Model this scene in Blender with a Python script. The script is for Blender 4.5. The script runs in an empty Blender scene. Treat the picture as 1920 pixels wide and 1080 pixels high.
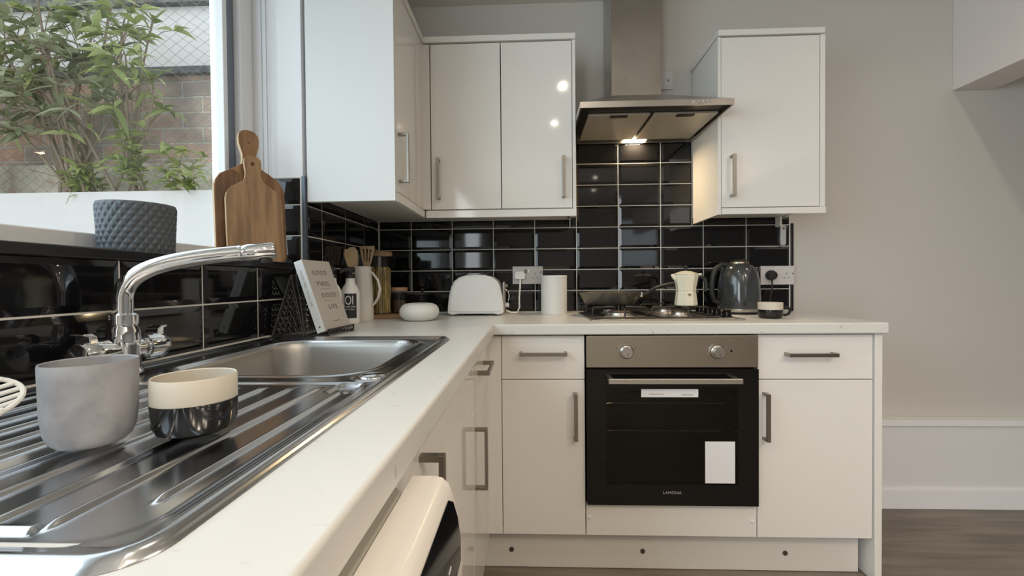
import bpy, bmesh, math, random
from mathutils import Vector, Matrix
random.seed(7)
sc = bpy.context.scene
col = sc.collection
PI = math.pi
V = Vector

# ------------------------------------------------------------------ camera
CAM = V((0.7335, -2.1294, 1.0562))
yaw, pitch, roll = 0.0376221, -0.0150560, -0.0088343
cy, sy, cp, sp, cr, sr = math.cos(yaw), math.sin(yaw), math.cos(pitch), math.sin(pitch), math.cos(roll), math.sin(roll)
fw = V((-sy * cp, cy * cp, sp)); r0 = V((cy, sy, 0)); u0 = r0.cross(fw)
rt = cr * r0 + sr * u0; up = -sr * r0 + cr * u0
cd = bpy.data.cameras.new('camera'); cam = bpy.data.objects.new('camera', cd); col.objects.link(cam)
cd.sensor_width = 36.0; cd.lens = 36.0 * 824.59 / 1920.0; cd.clip_start = 0.01; cd.clip_end = 100
cam.matrix_world = Matrix(((rt.x, up.x, -fw.x, CAM.x), (rt.y, up.y, -fw.y, CAM.y), (rt.z, up.z, -fw.z, CAM.z), (0, 0, 0, 1)))
sc.camera = cam

# ------------------------------------------------------------------ world, lights, exposure
sc.view_settings.view_transform = 'Standard'; sc.view_settings.look = 'None'
sc.view_settings.exposure = 0.12; sc.view_settings.gamma = 1.0
sc.view_settings.use_curve_mapping = False
w = bpy.data.worlds.new('overcast_sky'); sc.world = w; w.use_nodes = True
bg = w.node_tree.nodes['Background']; bg.inputs[0].default_value = (0.84, 0.92, 1.0, 1); bg.inputs[1].default_value = 1.8

def area(name, loc, rot, sx, sy_, power, color, spread=None, shape='RECTANGLE'):
    l = bpy.data.lights.new(name, 'AREA'); l.shape = shape; l.size = sx
    if shape == 'RECTANGLE': l.size_y = sy_
    l.energy = power; l.color = color
    if spread: l.spread = spread
    o = bpy.data.objects.new(name, l); col.objects.link(o); o.location = loc; o.rotation_euler = rot
    return o
# unseen fill lamp added on the left side, then daylight through the kitchen window
area('unseen_side_fill', (-.02, -3.85, 1.05), (0, math.radians(-90), 0), 2.0, 1.6, 54, (0.88, 0.94, 1.0))
area('daylight_window', (-.50, -2.02, 1.70), (0, math.radians(-90), math.radians(28)), 1.1, 1.2, 10.5, (0.70, 0.90, 1.0))
LAMP_W = 5.0
WARM = (1.0, 0.84, 0.66)

# ------------------------------------------------------------------ materials
def M(name, color=(.8, .8, .8), rough=.5, metal=0.0, noise=None, bump=None, coat=0.0, emit=None, estr=0, spec=None, aniso=None):
    m = bpy.data.materials.new(name); m.use_nodes = True; nt = m.node_tree; b = nt.nodes['Principled BSDF']
    b.inputs['Base Color'].default_value = (*color, 1); b.inputs['Roughness'].default_value = rough
    b.inputs['Metallic'].default_value = metal
    if coat: b.inputs['Coat Weight'].default_value = coat; b.inputs['Coat Roughness'].default_value = .05
    if spec is not None: b.inputs['Specular IOR Level'].default_value = spec
    if emit: b.inputs['Emission Color'].default_value = (*emit, 1); b.inputs['Emission Strength'].default_value = estr
    tc = nt.nodes.new('ShaderNodeTexCoord')
    def noise_node(scale, detail, st):
        mp = nt.nodes.new('ShaderNodeMapping'); mp.inputs['Scale'].default_value = st
        nt.links.new(tc.outputs['Object'], mp.inputs[0])
        n = nt.nodes.new('ShaderNodeTexNoise'); n.inputs['Scale'].default_value = scale; n.inputs['Detail'].default_value = detail
        nt.links.new(mp.outputs[0], n.inputs['Vector']); return n
    if noise:                                   # (scale, stretch, colour2, lo, hi)
        n = noise_node(noise[0], 4, noise[1]); r = nt.nodes.new('ShaderNodeValToRGB')
        r.color_ramp.elements[0].position = noise[3]; r.color_ramp.elements[1].position = noise[4]
        r.color_ramp.elements[0].color = (*color, 1); r.color_ramp.elements[1].color = (*noise[2], 1)
        nt.links.new(n.outputs['Fac'], r.inputs[0]); nt.links.new(r.outputs[0], b.inputs['Base Color'])
    if bump:                                    # (scale, stretch, strength, distance)
        n = noise_node(bump[0], 3, bump[1]); bp = nt.nodes.new('ShaderNodeBump')
        bp.inputs['Strength'].default_value = bump[2]; bp.inputs['Distance'].default_value = bump[3]
        nt.links.new(n.outputs['Fac'], bp.inputs['Height']); nt.links.new(bp.outputs[0], b.inputs['Normal'])
    return m
ONE = (1, 1, 1)
m_wall = M('wall_paint', (.60, .57, .525), .75, bump=(60, ONE, .06, .002))
m_reveal = M('reveal_paint', (.84, .84, .86), .7, bump=(40, ONE, .1, .002))
m_ceil = M('ceiling_paint', (.72, .67, .60), .8)
m_gloss = M('gloss_white_door', (.80, .775, .73), .07, coat=0, bump=(5, ONE, .03, .004))
m_carc = M('white_melamine', (.74, .72, .68), .35)
m_plinth = M('plinth_white', (.70, .67, .62), .4)
m_tile = M('black_glazed_tile', (.006, .006, .007), .05, bump=(9, ONE, .03, .003))
m_grout = M('white_grout', (.66, .65, .60), .8)
m_blacktrim = M('black_edge_trim', (.012, .012, .014), .25)
m_top = M('white_worktop', (.71, .70, .67), .32, noise=(38, (1, 2.4, 1), (.50, .48, .45), .675, .74))
m_steel = M('brushed_steel', (.50, .475, .44), .30, 1.0, bump=(8, (1, 1, 70), .04, .001))
m_hoodst = M('brushed_hood_steel', (.52, .49, .45), .30, 1.0, noise=(3, ONE, (.40, .37, .33), .45, .65), bump=(6, (70, 70, 1), .03, .001))
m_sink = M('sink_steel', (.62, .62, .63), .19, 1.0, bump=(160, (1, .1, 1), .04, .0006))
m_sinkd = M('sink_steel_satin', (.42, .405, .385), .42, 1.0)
m_chrome = M('chrome', (.82, .82, .83), .05, 1.0)
m_handle = M('brushed_nickel', (.33, .305, .265), .33, 1.0)
m_black = M('black_enamel', (.006, .006, .006), .05, spec=.35)
m_blackm = M('black_matt', (.015, .015, .016), .5)
m_wire = M('black_cast_support', (.02, .018, .016), .35)
m_wood = M('acacia_wood', (.32, .165, .068), .45, noise=(5, (9, 9, 1.0), (.17, .08, .03), .35, .68))
m_wood2 = M('light_board_wood', (.36, .205, .095), .45, noise=(6, (10, 10, 1.0), (.21, .115, .05), .36, .62))
m_woodedge = M('pale_board_edge', (.62, .44, .27), .5, noise=(10, (4, 4, 1), (.48, .30, .16), .4, .7))
m_darkwood = M('dark_board_stripe', (.20, .095, .04), .45, noise=(9, (8, 8, 1.4), (.11, .05, .022), .35, .65))
m_utwood = M('utensil_wood', (.52, .40, .24), .55, noise=(8, (6, 6, 1), (.42, .30, .17), .4, .7))
m_pot = M('grey_pot', (.085, .098, .115), .45)
m_white = M('white_plastic', (.82, .83, .82), .3)
m_whitem = M('white_matt_ceramic', (.80, .79, .76), .5)
m_jug = M('jug_white_glaze', (.72, .70, .65), .22)
m_soap = M('bottle_white', (.80, .79, .77), .3)
m_book = M('book_cover', (.50, .465, .42), .5)
m_spine = M('book_spine', (.74, .78, .79), .5)
m_pages = M('book_pages', (.75, .71, .62), .8, bump=(200, (1, 1, 1), .3, .001))
m_ink = M('book_ink', (.16, .145, .13), .6)
m_label = M('bottle_label', (.02, .02, .022), .4)
m_labelw = M('label_print', (.85, .84, .82), .5)
m_cream = M('cream_enamel', (.80, .755, .60), .28)
m_cupg = M('concrete_glaze', (.34, .34, .355), .5, noise=(40, ONE, (.25, .25, .265), .4, .65), bump=(60, ONE, .1, .001))
m_cupb = M('black_glaze', (.008, .008, .008), .05)
m_cupc = M('raw_clay', (.62, .565, .47), .6)
m_kettle = M('graphite_enamel', (.04, .045, .048), .16, coat=.5)
m_pan = M('pan_outside', (.16, .145, .12), .25, .6)
m_pasta = M('dry_pasta', (.70, .52, .20), .6, noise=(60, (1, 1, .3), (.30, .20, .06), .4, .6))
m_bamboo = M('bamboo_lid', (.36, .22, .12), .5, noise=(10, (1, 1, 8), (.28, .16, .08), .4, .6))
m_socket = M('brushed_socket_plate', (.40, .38, .36), .35, .7)
m_sockw = M('socket_plate_white', (.66, .63, .62), .35)
m_oven_in = M('oven_enamel', (.13, .12, .085), .35)
m_panel = M('control_panel_steel', (.46, .42, .35), .32, 1.0, bump=(8, (60, 1, 1), .04, .001))
m_paper = M('paper', (.82, .82, .84), .6)
m_floor = M('grey_oak_vinyl', (.24, .205, .165), .42, noise=(3, (.8, 7, 1), (.145, .12, .095), .35, .65))
m_upvc = M('white_upvc', (.84, .85, .85), .3)
m_upvcw = M('white_upvc_sash', (.86, .87, .88), .3)
m_seal = M('grey_window_seal', (.17, .20, .26), .4)
m_filter = M('aluminium_mesh', (.60, .55, .47), .45, .6, bump=(260, ONE, .25, .001))
m_hoodin = M('hood_inner', (.022, .017, .012), .35, .3)
m_washer = M('washer_white', (.80, .76, .71), .25)
m_lid_shaded = M('washer_lid_shaded', (.42, .40, .35), .5)  # shade of the worktop over the lid is put into this darker colour
m_wblack = M('washer_black_panel', (.006, .006, .007), .12, spec=.2)
m_lamp = M('warm_lamp', (1, .9, .7), .5, emit=(1, .83, .58), estr=14)
m_down = M('downlight_glow', (1, .9, .8), .5, emit=(1, .88, .72), estr=60)
m_render = M('white_render', (.80, .76, .725), .8, bump=(25, ONE, .2, .003))
m_soil = M('sandy_soil', (.70, .64, .52), .9, noise=(14, ONE, (.50, .36, .26), .5, .7), bump=(18, ONE, 1.0, .03))
m_cope = M('dark_coping', (.10, .10, .10), .8, noise=(20, ONE, (.22, .22, .2), .4, .7))
m_stem = M('shrub_stem', (.30, .23, .16), .8)
m_dry = M('dried_flower', (.22, .13, .09), .9, bump=(120, ONE, 1, .01))
m_fence = M('galvanised_wire', (.30, .30, .28), .5, .5)
m_patio = M('patio_stone', (.35, .34, .32), .9)

def leafmat(name, a, b_, c):
    m = bpy.data.materials.new(name); m.use_nodes = True; nt = m.node_tree; b = nt.nodes['Principled BSDF']
    g = nt.nodes.new('ShaderNodeNewGeometry'); r = nt.nodes.new('ShaderNodeValToRGB')
    e = r.color_ramp.elements; e[0].color = (*a, 1); e[1].color = (*c, 1); k = e.new(.5); k.color = (*b_, 1)
    nt.links.new(g.outputs['Random Per Island'], r.inputs[0]); nt.links.new(r.outputs[0], b.inputs['Base Color'])
    b.inputs['Roughness'].default_value = .5
    t = nt.nodes.new('ShaderNodeBsdfTranslucent'); nt.links.new(r.outputs[0], t.inputs[0])
    mx = nt.nodes.new('ShaderNodeMixShader'); mx.inputs[0].default_value = .35
    nt.links.new(b.outputs[0], mx.inputs[1]); nt.links.new(t.outputs[0], mx.inputs[2])
    nt.links.new(mx.outputs[0], nt.nodes['Material Output'].inputs[0]); return m
m_leafa = leafmat('leaf_green', (.17, .21, .05), (.33, .38, .13), (.52, .55, .25))
m_leafb = leafmat('leaf_grey_green', (.20, .23, .12), (.36, .38, .22), (.52, .53, .36))
m_leafc = leafmat('leaf_bright', (.22, .29, .07), (.36, .42, .13), (.50, .52, .20))

def glassmat(name, tint=(1, 1, 1), refl=.08, rough=0.0):
    m = bpy.data.materials.new(name); m.use_nodes = True; nt = m.node_tree; nt.nodes.clear()
    o = nt.nodes.new('ShaderNodeOutputMaterial'); t = nt.nodes.new('ShaderNodeBsdfTransparent'); t.inputs[0].default_value = (*tint, 1)
    g = nt.nodes.new('ShaderNodeBsdfGlossy'); g.inputs['Roughness'].default_value = rough
    lw = nt.nodes.new('ShaderNodeLayerWeight'); lw.inputs[0].default_value = .5
    pw = nt.nodes.new('ShaderNodeMath'); pw.operation = 'POWER'; pw.inputs[1].default_value = 5; nt.links.new(lw.outputs['Facing'], pw.inputs[0])
    f = nt.nodes.new('ShaderNodeMath'); f.operation = 'MULTIPLY_ADD'; f.inputs[1].default_value = .7; f.inputs[2].default_value = refl; nt.links.new(pw.outputs[0], f.inputs[0])
    mx = nt.nodes.new('ShaderNodeMixShader'); nt.links.new(f.outputs[0], mx.inputs[0]); nt.links.new(t.outputs[0], mx.inputs[1])
    mx = nt.nodes.new('ShaderNodeMixShader'); nt.links.new(f.outputs[0], mx.inputs[0]); nt.links.new(t.outputs[0], mx.inputs[1])
    nt.links.new(g.outputs[0], mx.inputs[2]); nt.links.new(mx.outputs[0], o.inputs[0]); return m
m_glass = glassmat('clear_glass', (.97, .985, .98), .03)
m_jarglass = glassmat('jar_glass', (.93, .94, .93), .03)
m_ovenglass = glassmat('oven_door_glass', (.42, .40, .34), .03)

def brickmat():
    m = bpy.data.materials.new('old_brick'); m.use_nodes = True; nt = m.node_tree; b = nt.nodes['Principled BSDF']
    tc = nt.nodes.new('ShaderNodeTexCoord'); s = nt.nodes.new('ShaderNodeSeparateXYZ'); c = nt.nodes.new('ShaderNodeCombineXYZ')
    nt.links.new(tc.outputs['Object'], s.inputs[0]); nt.links.new(s.outputs[0], c.inputs[0]); nt.links.new(s.outputs[2], c.inputs[1])
    n0 = nt.nodes.new('ShaderNodeTexNoise'); n0.inputs['Scale'].default_value = 9; nt.links.new(tc.outputs['Object'], n0.inputs['Vector'])
    ad = nt.nodes.new('ShaderNodeVectorMath'); ad.operation = 'MULTIPLY_ADD'; ad.inputs[1].default_value = (.012, .012, .012)
    nt.links.new(n0.outputs['Color'], ad.inputs[0]); nt.links.new(c.outputs[0], ad.inputs[2])
    br = nt.nodes.new('ShaderNodeTexBrick'); br.inputs['Scale'].default_value = 1.0
    br.inputs['Brick Width'].default_value = .225; br.inputs['Row Height'].default_value = .083; br.inputs['Mortar Size'].default_value = .007
    br.inputs['Mortar Smooth'].default_value = .3; br.inputs['Bias'].default_value = 0
    br.inputs['Color1'].default_value = (.68, .44, .33, 1); br.inputs['Color2'].default_value = (.46, .39, .34, 1); br.inputs['Mortar'].default_value = (.62, .57, .50, 1)
    nt.links.new(ad.outputs[0], br.inputs['Vector'])
    n = nt.nodes.new('ShaderNodeTexNoise'); n.inputs['Scale'].default_value = 4.5; n.inputs['Detail'].default_value = 6; nt.links.new(tc.outputs['Object'], n.inputs['Vector'])
    r = nt.nodes.new('ShaderNodeValToRGB'); r.color_ramp.elements[0].position = .35; r.color_ramp.elements[1].position = .65
    r.color_ramp.elements[0].color = (.55, .55, .55, 1); r.color_ramp.elements[1].color = (1.25, 1.2, 1.15, 1)
    nt.links.new(n.outputs['Fac'], r.inputs[0])
    mx = nt.nodes.new('ShaderNodeMix'); mx.data_type = 'RGBA'; mx.blend_type = 'MULTIPLY'; mx.inputs[0].default_value = 1
    nt.links.new(br.outputs['Color'], mx.inputs[6]); nt.links.new(r.outputs[0], mx.inputs[7]); nt.links.new(mx.outputs[2], b.inputs['Base Color'])
    bp = nt.nodes.new('ShaderNodeBump'); bp.inputs['Distance'].default_value = .01; bp.inputs['Strength'].default_value = .8; bp.invert = True
    nt.links.new(br.outputs['Fac'], bp.inputs['Height']); nt.links.new(bp.outputs[0], b.inputs['Normal'])
    b.inputs['Roughness'].default_value = .9; return m
m_brick = brickmat()

# ------------------------------------------------------------------ mesh helpers
class MB:
    def __init__(s): s.v = []; s.f = []; s.sm = []
    def add(s, vs, fs, smooth=True):
        k = len(s.v); s.v += [tuple(a) for a in vs]; s.f += [tuple(i + k for i in f) for f in fs]; s.sm += [smooth] * len(fs); return s
    def box(s, x0, x1, y0, y1, z0, z1):
        return s.add([(x0, y0, z0), (x1, y0, z0), (x1, y1, z0), (x0, y1, z0), (x0, y0, z1), (x1, y0, z1), (x1, y1, z1), (x0, y1, z1)],
                     [(0, 3, 2, 1), (4, 5, 6, 7), (0, 1, 5, 4), (1, 2, 6, 5), (2, 3, 7, 6), (3, 0, 4, 7)])
    def tube(s, pts, r, n=12, cap=True, flat=1.0):
        pts = [V(p) for p in pts]; L = len(pts); rs = r if isinstance(r, (list, tuple)) else [r] * L
        t0 = (pts[1] - pts[0]).normalized(); a = V((0, 0, 1)) if abs(t0.z) < .9 else V((1, 0, 0))
        nx = t0.cross(a).normalized(); vs = []
        for i, p in enumerate(pts):
            t = ((pts[min(i + 1, L - 1)] - pts[max(i - 1, 0)])).normalized()
            nx = (nx - t * nx.dot(t)).normalized(); ny = t.cross(nx)
            for k in range(n):
                an = 2 * PI * k / n; vs.append(p + nx * math.cos(an) * rs[i] + ny * math.sin(an) * rs[i] * flat)
        fs = [(i * n + k, i * n + (k + 1) % n, (i + 1) * n + (k + 1) % n, (i + 1) * n + k) for i in range(L - 1) for k in range(n)]
        if cap: fs += [tuple(range(n))[::-1], tuple((L - 1) * n + k for k in range(n))]
        return s.add(vs, fs)
    def lathe(s, prof, c=(0, 0, 0), n=48, closed=False, mat=None):
        vs = []; L = len(prof)
        for (r, z) in prof:
            for k in range(n):
                an = 2 * PI * k / n; q = V((r * math.cos(an), r * math.sin(an), z))
                if mat is not None: q = mat @ q
                vs.append(q + V(c))
        fs = [(i * n + k, i * n + (k + 1) % n, (i + 1) * n + (k + 1) % n, (i + 1) * n + k) for i in range(L - 1) for k in range(n)]
        if closed: fs += [((L - 1) * n + k, (L - 1) * n + (k + 1) % n, (k + 1) % n, k) for k in range(n)]
        else: fs += [tuple(range(n))[::-1], tuple((L - 1) * n + k for k in range(n))]
        return s.add(vs, fs)
    def prism(s, pts, f, d0, d1):                # pts 2D, f(u,v,d)->xyz
        n = len(pts); vs = [f(u, v, d0) for u, v in pts] + [f(u, v, d1) for u, v in pts]
        fs = [tuple(range(n))[::-1], tuple(range(n, 2 * n))] + [(i, (i + 1) % n, n + (i + 1) % n, n + i) for i in range(n)]
        return s.add(vs, fs)
    def build(s, name, mat, parent=None, bevel=0, seg=2, ang=35, rec=True):
        me = bpy.data.meshes.new(name); me.from_pydata(s.v, [], s.f); me.validate()
        if rec:
            bm = bmesh.new(); bm.from_mesh(me); bmesh.ops.recalc_face_normals(bm, faces=bm.faces); bm.to_mesh(me); bm.free()
        me.polygons.foreach_set('use_smooth', [True] * len(me.polygons))
        me.set_sharp_from_angle(angle=math.radians(ang))
        if isinstance(mat, (list, tuple)):
            for q in mat: me.materials.append(q)
        else: me.materials.append(mat)
        o = bpy.data.objects.new(name, me); col.objects.link(o)
        if parent is not None:
            o.parent = parent
            if parent.name in WORLDINV: o.matrix_parent_inverse = WORLDINV[parent.name]
        if bevel:
            b = o.modifiers.new('bevel', 'BEVEL'); b.width = bevel; b.segments = seg; b.limit_method = 'ANGLE'; b.angle_limit = math.radians(40)
            b.harden_normals = True
        return o
WORLDINV = {}
def thing(name, label, cat, loc=(0, 0, 0), rot=None, group=None, world=True):
    o = bpy.data.objects.new(name, None); col.objects.link(o); o.empty_display_size = .02
    mt = Matrix.Translation(V(loc))
    if rot is not None: mt = mt @ rot.to_4x4()
    o.matrix_world = mt
    o['label'] = label; o['category'] = cat
    if group: o['group'] = group
    if world: WORLDINV[o.name] = mt.inverted()
    return o
def tag(o, label, cat, group=None):
    o['label'] = label; o['category'] = cat
    if group: o['group'] = group
    return o
def struct(o, label=None):
    o['kind'] = 'structure'
    if label: o['label'] = label
    return o
def B(*a): return MB().box(*a)
def text(s, size, mat, f, parent, name, extrude=.0004, align='LEFT', sx=1.0, spacing=1.0):
    cu = bpy.data.curves.new(name, 'FONT'); cu.body = s; cu.size = size; cu.extrude = extrude; cu.align_x = align; cu.space_character = spacing
    t = bpy.data.objects.new(name, cu); col.objects.link(t)
    me = bpy.data.meshes.new_from_object(t.evaluated_get(bpy.context.evaluated_depsgraph_get()))
    bpy.data.objects.remove(t); me.materials.clear(); me.materials.append(mat)
    for v in me.vertices: v.co = f(v.co.x * sx, v.co.y, v.co.z)
    me.update(); me.name = name
    o = bpy.data.objects.new(name, me); col.objects.link(o); o.parent = parent
    if parent is not None and parent.name in WORLDINV: o.matrix_parent_inverse = WORLDINV[parent.name]
    return o
def rrect(x0, x1, y0, y1, r, n=6):
    out = []
    for (cx, cy_, a0) in ((x1 - r, y0 + r, -90), (x1 - r, y1 - r, 0), (x0 + r, y1 - r, 90), (x0 + r, y0 + r, 180)):
        for i in range(n + 1):
            a = math.radians(a0 + 90 * i / n); out.append((cx + r * math.cos(a), cy_ + r * math.sin(a)))
    return out
fXY = lambda u, v, d: (u, v, d)
fXZ = lambda u, v, d: (u, d, v)
fYZ = lambda u, v, d: (d, u, v)

W = .905
# ------------------------------------------------------------------ room shell
struct(B(-.30, 6.2, -6.5, .0, -.10, 0).build('floor', m_floor), 'grey brown wood-look vinyl floor')
struct(B(-.30, 6.2, -6.5, .15, 2.385, 2.50).build('ceiling', m_ceil), 'plain painted ceiling')
struct(B(-.30, 6.2, 0, .15, -.10, 2.50).build('wall_back', m_wall), 'plain warm white back wall')
wl = MB().box(-.30, 0, -3.02, -.715, -.10, 1.110).box(-.30, 0, -6.5, -4.68, -.10, 1.110); wl.box(-.30, 0, -.715, 0, -.10, 2.385); wl.box(-.30, 0, -6.5, -.715, 2.24, 2.385); wl.box(-.30, 0, -3.02, -2.75, 1.110, 2.24); wl.box(-.30, 0, -6.5, -4.68, 1.110, 2.24)
struct(wl.build('wall_left', m_reveal), 'white left wall around the window')
struct(B(6.05, 6.2, -6.5, 0, 0, 2.385).build('wall_right', m_wall), 'right wall')
wr = MB().box(-.30, 2.5, -6.5, -6.35, 0, 2.385).box(3.2, 6.2, -6.5, -6.35, 0, 2.385).box(2.5, 3.2, -6.5, -6.35, 2.2, 2.385).box(2.5, 3.2, -6.5, -6.35, 0, 1.33)
struct(wr.build('wall_rear', m_wall), 'rear wall with a small window opening')
struct(B(2.705, 2.885, -6.3, 0, 1.922, 2.385).build('beam', M('beam_paint', (.74, .69, .66), .75), bevel=.003), 'boxed beam crossing the ceiling at the right')
struct(B(1.958, 6.05, -.055, 0, .088, .378).build('trim_2', M('panel_paint', (.77, .76, .765), .6)), 'boxed panel above the skirting')
struct(B(1.958, 6.05, -.066, 0, .378, .405).build('trim_1', m_upvc, bevel=.003), 'narrow ledge on the boxed panel')
struct(B(1.958, 6.05, -.070, 0, 0, .088).build('baseboard_back', m_reveal, bevel=.002), 'white skirting board')
# downlights: a mirrored pair, and unseen ones added to brighten the room
def downlight(x, y, label, pw):
    t = thing('ceiling_downlight', label, 'downlight', (x, y, 2.385), group='recessed ceiling downlights')
    MB().lathe([(.032, 0), (.045, 0), (.045, -.004), (.040, -.006), (.032, -.003)], (x, y, 2.385), 32, True).build('bezel', m_chrome, t)
    MB().lathe([(.001, -.001), (.020, -.001), (.020, -.0015), (.001, -.0015)], (x, y, 2.385), 24).build('lens', m_down, t)
    l = area('downlight_beam', (x, y, 2.375), (0, 0, 0), .04, .04, pw, WARM, shape='DISK', spread=math.radians(150))
for x, y, lb in ((.976, -1.50, 'recessed ceiling downlight mirrored in the wall cabinet door, nearest the hood'), (.963, -2.20, 'recessed ceiling downlight above the camera position'),
                 (2.45, -1.0, 'unseen fill downlight added nearest the boxed beam'), (2.45, -2.9, 'unseen fill downlight added over the open floor'), (1.6, -3.6, 'unseen fill downlight added at the rear of the room'), (2.3, -2.55, 'unseen fill downlight added right of the camera'), (1.65, -2.9, 'unseen fill downlight added just behind the camera'),
                 (1.7, -4.4, 'unseen fill downlight added nearest the rear window')):
    downlight(x, y, lb, {-1.50: 2.3, -2.20: 1.6, -1.0: 2.6, -2.55: 7.0}.get(y, 9.0))

# ------------------------------------------------------------------ window
def bx(n, m, *a, parent=None, bevel=.002): return B(*a).build(n, m, parent, bevel=bevel)
win = bpy.data.objects.new('window_1', None); col.objects.link(win); win['kind'] = 'structure'; win['label'] = 'wide white framed window over the sink'
y0, y1 = -2.75, -.715
fr = MB().box(-.225, -.160, y1 - .060, y1, 1.118, 2.24).box(-.225, -.160, y0, y0 + .06, 1.118, 2.24).box(-.225, -.160, y0 + .06, y1 - .06, 1.118, 1.163).box(-.225, -.160, y0 + .06, y1 - .06, 2.18, 2.24)
fr.build('window_frame', m_upvc, win, bevel=.004)
B(-.215, -.182, y1 - .0935, y1 - .060, 1.163, 2.18).build('window_seal', m_seal, win, bevel=.002)
MB().box(-.222, -.180, y1 - .112, y1 - .0935, 1.163, 2.18).build('window_sash', m_upvcw, win, bevel=.003)
B(-.206, -.202, y0 + .06, y1 - .10, 1.163, 2.18).build('window_pane', m_glass, win)
ws = MB().box(-.16, .004, -2.75, -.7155, 1.108, 1.1175)
struct(ws.build('window_sill', m_tile, bevel=.002), 'black tiled window sill')
struct(MB().box(-.001, .009, -2.75, -.7155, 1.100, 1.1195).build('trim_3', m_blacktrim, bevel=.003), 'black edge strip of the sill')

# ------------------------------------------------------------------ splashback tiles
def tiles(mb, f, u0, u1, v0, v1, uo, vo, pu=.1999, pv=.1007, g=.0018, d0=.001, d1=.0075):
    i = math.floor((u0 - uo) / pu)
    while uo + i * pu < u1 - .004:
        a, b = max(u0, uo + i * pu) + g, min(u1, uo + (i + 1) * pu) - g; i += 1
        if b - a < .006: continue
        j = math.floor((v0 - vo) / pv)
        while vo + j * pv < v1 - .004:
            c, d = max(v0, vo + j * pv) + g, min(v1, vo + (j + 1) * pv) - g; j += 1
            if d - c < .006: continue
            k = min(.012, (b - a) / 3, (d - c) / 3)
            vs = [f(a, c, d0), f(b, c, d0), f(b, d, d0), f(a, d, d0), f(a, c, .004), f(b, c, .004), f(b, d, .004), f(a, d, .004),
                  f(a + k, c + k, d1), f(b - k, c + k, d1), f(b - k, d - k, d1), f(a + k, d - k, d1)]
            mb.add(vs, [(0, 1, 5, 4), (1, 2, 6, 5), (2, 3, 7, 6), (3, 0, 4, 7), (4, 5, 9, 8), (5, 6, 10, 9), (6, 7, 11, 10), (7, 4, 8, 11), (8, 9, 10, 11)])
UO, VO = .1656, 1.0101
fb = lambda u, v, d: (u, -d, v)
sb = thing('tiled_splashback', 'glossy black tile splashback with white grout along the back wall', 'splashback', (1, 0, W))
mb = MB(); zs = VO + 3 * .1007; tiles(mb, fb, .0085, 1.9655, W, zs, UO, VO); tiles(mb, fb, .0085, .935, zs, 1.352, UO, VO); tiles(mb, fb, .935, 1.512, zs, 1.74, UO, VO); tiles(mb, fb, 1.512, 1.9655, zs, 1.352, UO, VO)
mb.build('tile_field', m_tile, sb, ang=3)
MB().box(.003, .93, -.0035, -.0002, W, 1.354).box(.93, 1.512, -.0035, -.0002, W, 1.742).box(1.512, 1.970, -.0035, -.0002, W, 1.354).build('grout', m_grout, sb)
MB().box(1.9702, 1.981, -.011, 0, W, 1.318).build('edge_strip', m_blacktrim, sb, bevel=.002)
fl = lambda u, v, d: (d, u, v)
sl = thing('tiled_splashback', 'black tile splashback running under the window behind the sink', 'splashback', (0, -1.5, W))
mb = MB(); tiles(mb, fl, -.700, -.0085, W, 1.352, -.1935, VO); tiles(mb, fl, -2.6, -.7155, W, 1.1018, -.7715, VO)
mb.build('tile_field', m_tile, sl, ang=3)
MB().box(0, .0035, -.708, 0, W, 1.354).box(0, .0035, -2.6, -.708, W, 1.099).build('grout', m_grout, sl)
sr_ = thing('tiled_splashback', 'small black tile panel in the window reveal beside the boards', 'splashback', (-.08, -.7155, 1.118))
fr_ = lambda u, v, d: (u, -.7155 - d, v)
mb = MB(); tiles(mb, fr_, -.155, -.006, 1.1195, 1.400, -.1995, 1.1108, pv=.1007); mb.build('tile_field', m_tile, sr_, ang=3)
B(-.158, -.001, -.719, -.7152, 1.1185, 1.402).build('grout', m_grout, sr_)
B(-.002, .011, -.722, -.704, 1.1196, 1.405).build('corner_strip', M('grey_corner_strip', (.10, .12, .15), .35, .5), sr_, bevel=.003)

# ------------------------------------------------------------------ worktop (L shape with sink cut-out)
SX0, SX1, SY0, SY1 = .020, .527, -1.915, -.955
def worktop():
    xs = [.0085, .045, .495, .6115, 1.960]; ys = [-2.60, -1.88, -.985, -.588, -.0085]
    mb = MB(); idx = {}
    def vid(i, j, t):
        k = (i, j, t)
        if k not in idx: idx[k] = len(mb.v); mb.v.append((xs[i], ys[j], W - (0 if t else .038)))
        return idx[k]
    cells = [(i, j) for i in range(4) for j in range(4) if not (i == 3 and j < 3) and not (i == 1 and j == 1)]
    for (i, j) in cells:
        for t in (0, 1): mb.f.append((vid(i, j, t), vid(i + 1, j, t), vid(i + 1, j + 1, t), vid(i, j + 1, t)))
        for (a, b, di, dj) in (((i, j), (i + 1, j), 0, -1), ((i + 1, j), (i + 1, j + 1), 1, 0), ((i + 1, j + 1), (i, j + 1), 0, 1), ((i, j + 1), (i, j), -1, 0)):
            if (i + di, j + dj) not in cells: mb.f.append((vid(*a, 0), vid(*b, 0), vid(*b, 1), vid(*a, 1)))
    return mb.build('worktop', m_top, None, bevel=.005, seg=3)
tag(worktop(), 'L-shaped white speckled worktop along both walls', 'worktop')

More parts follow.
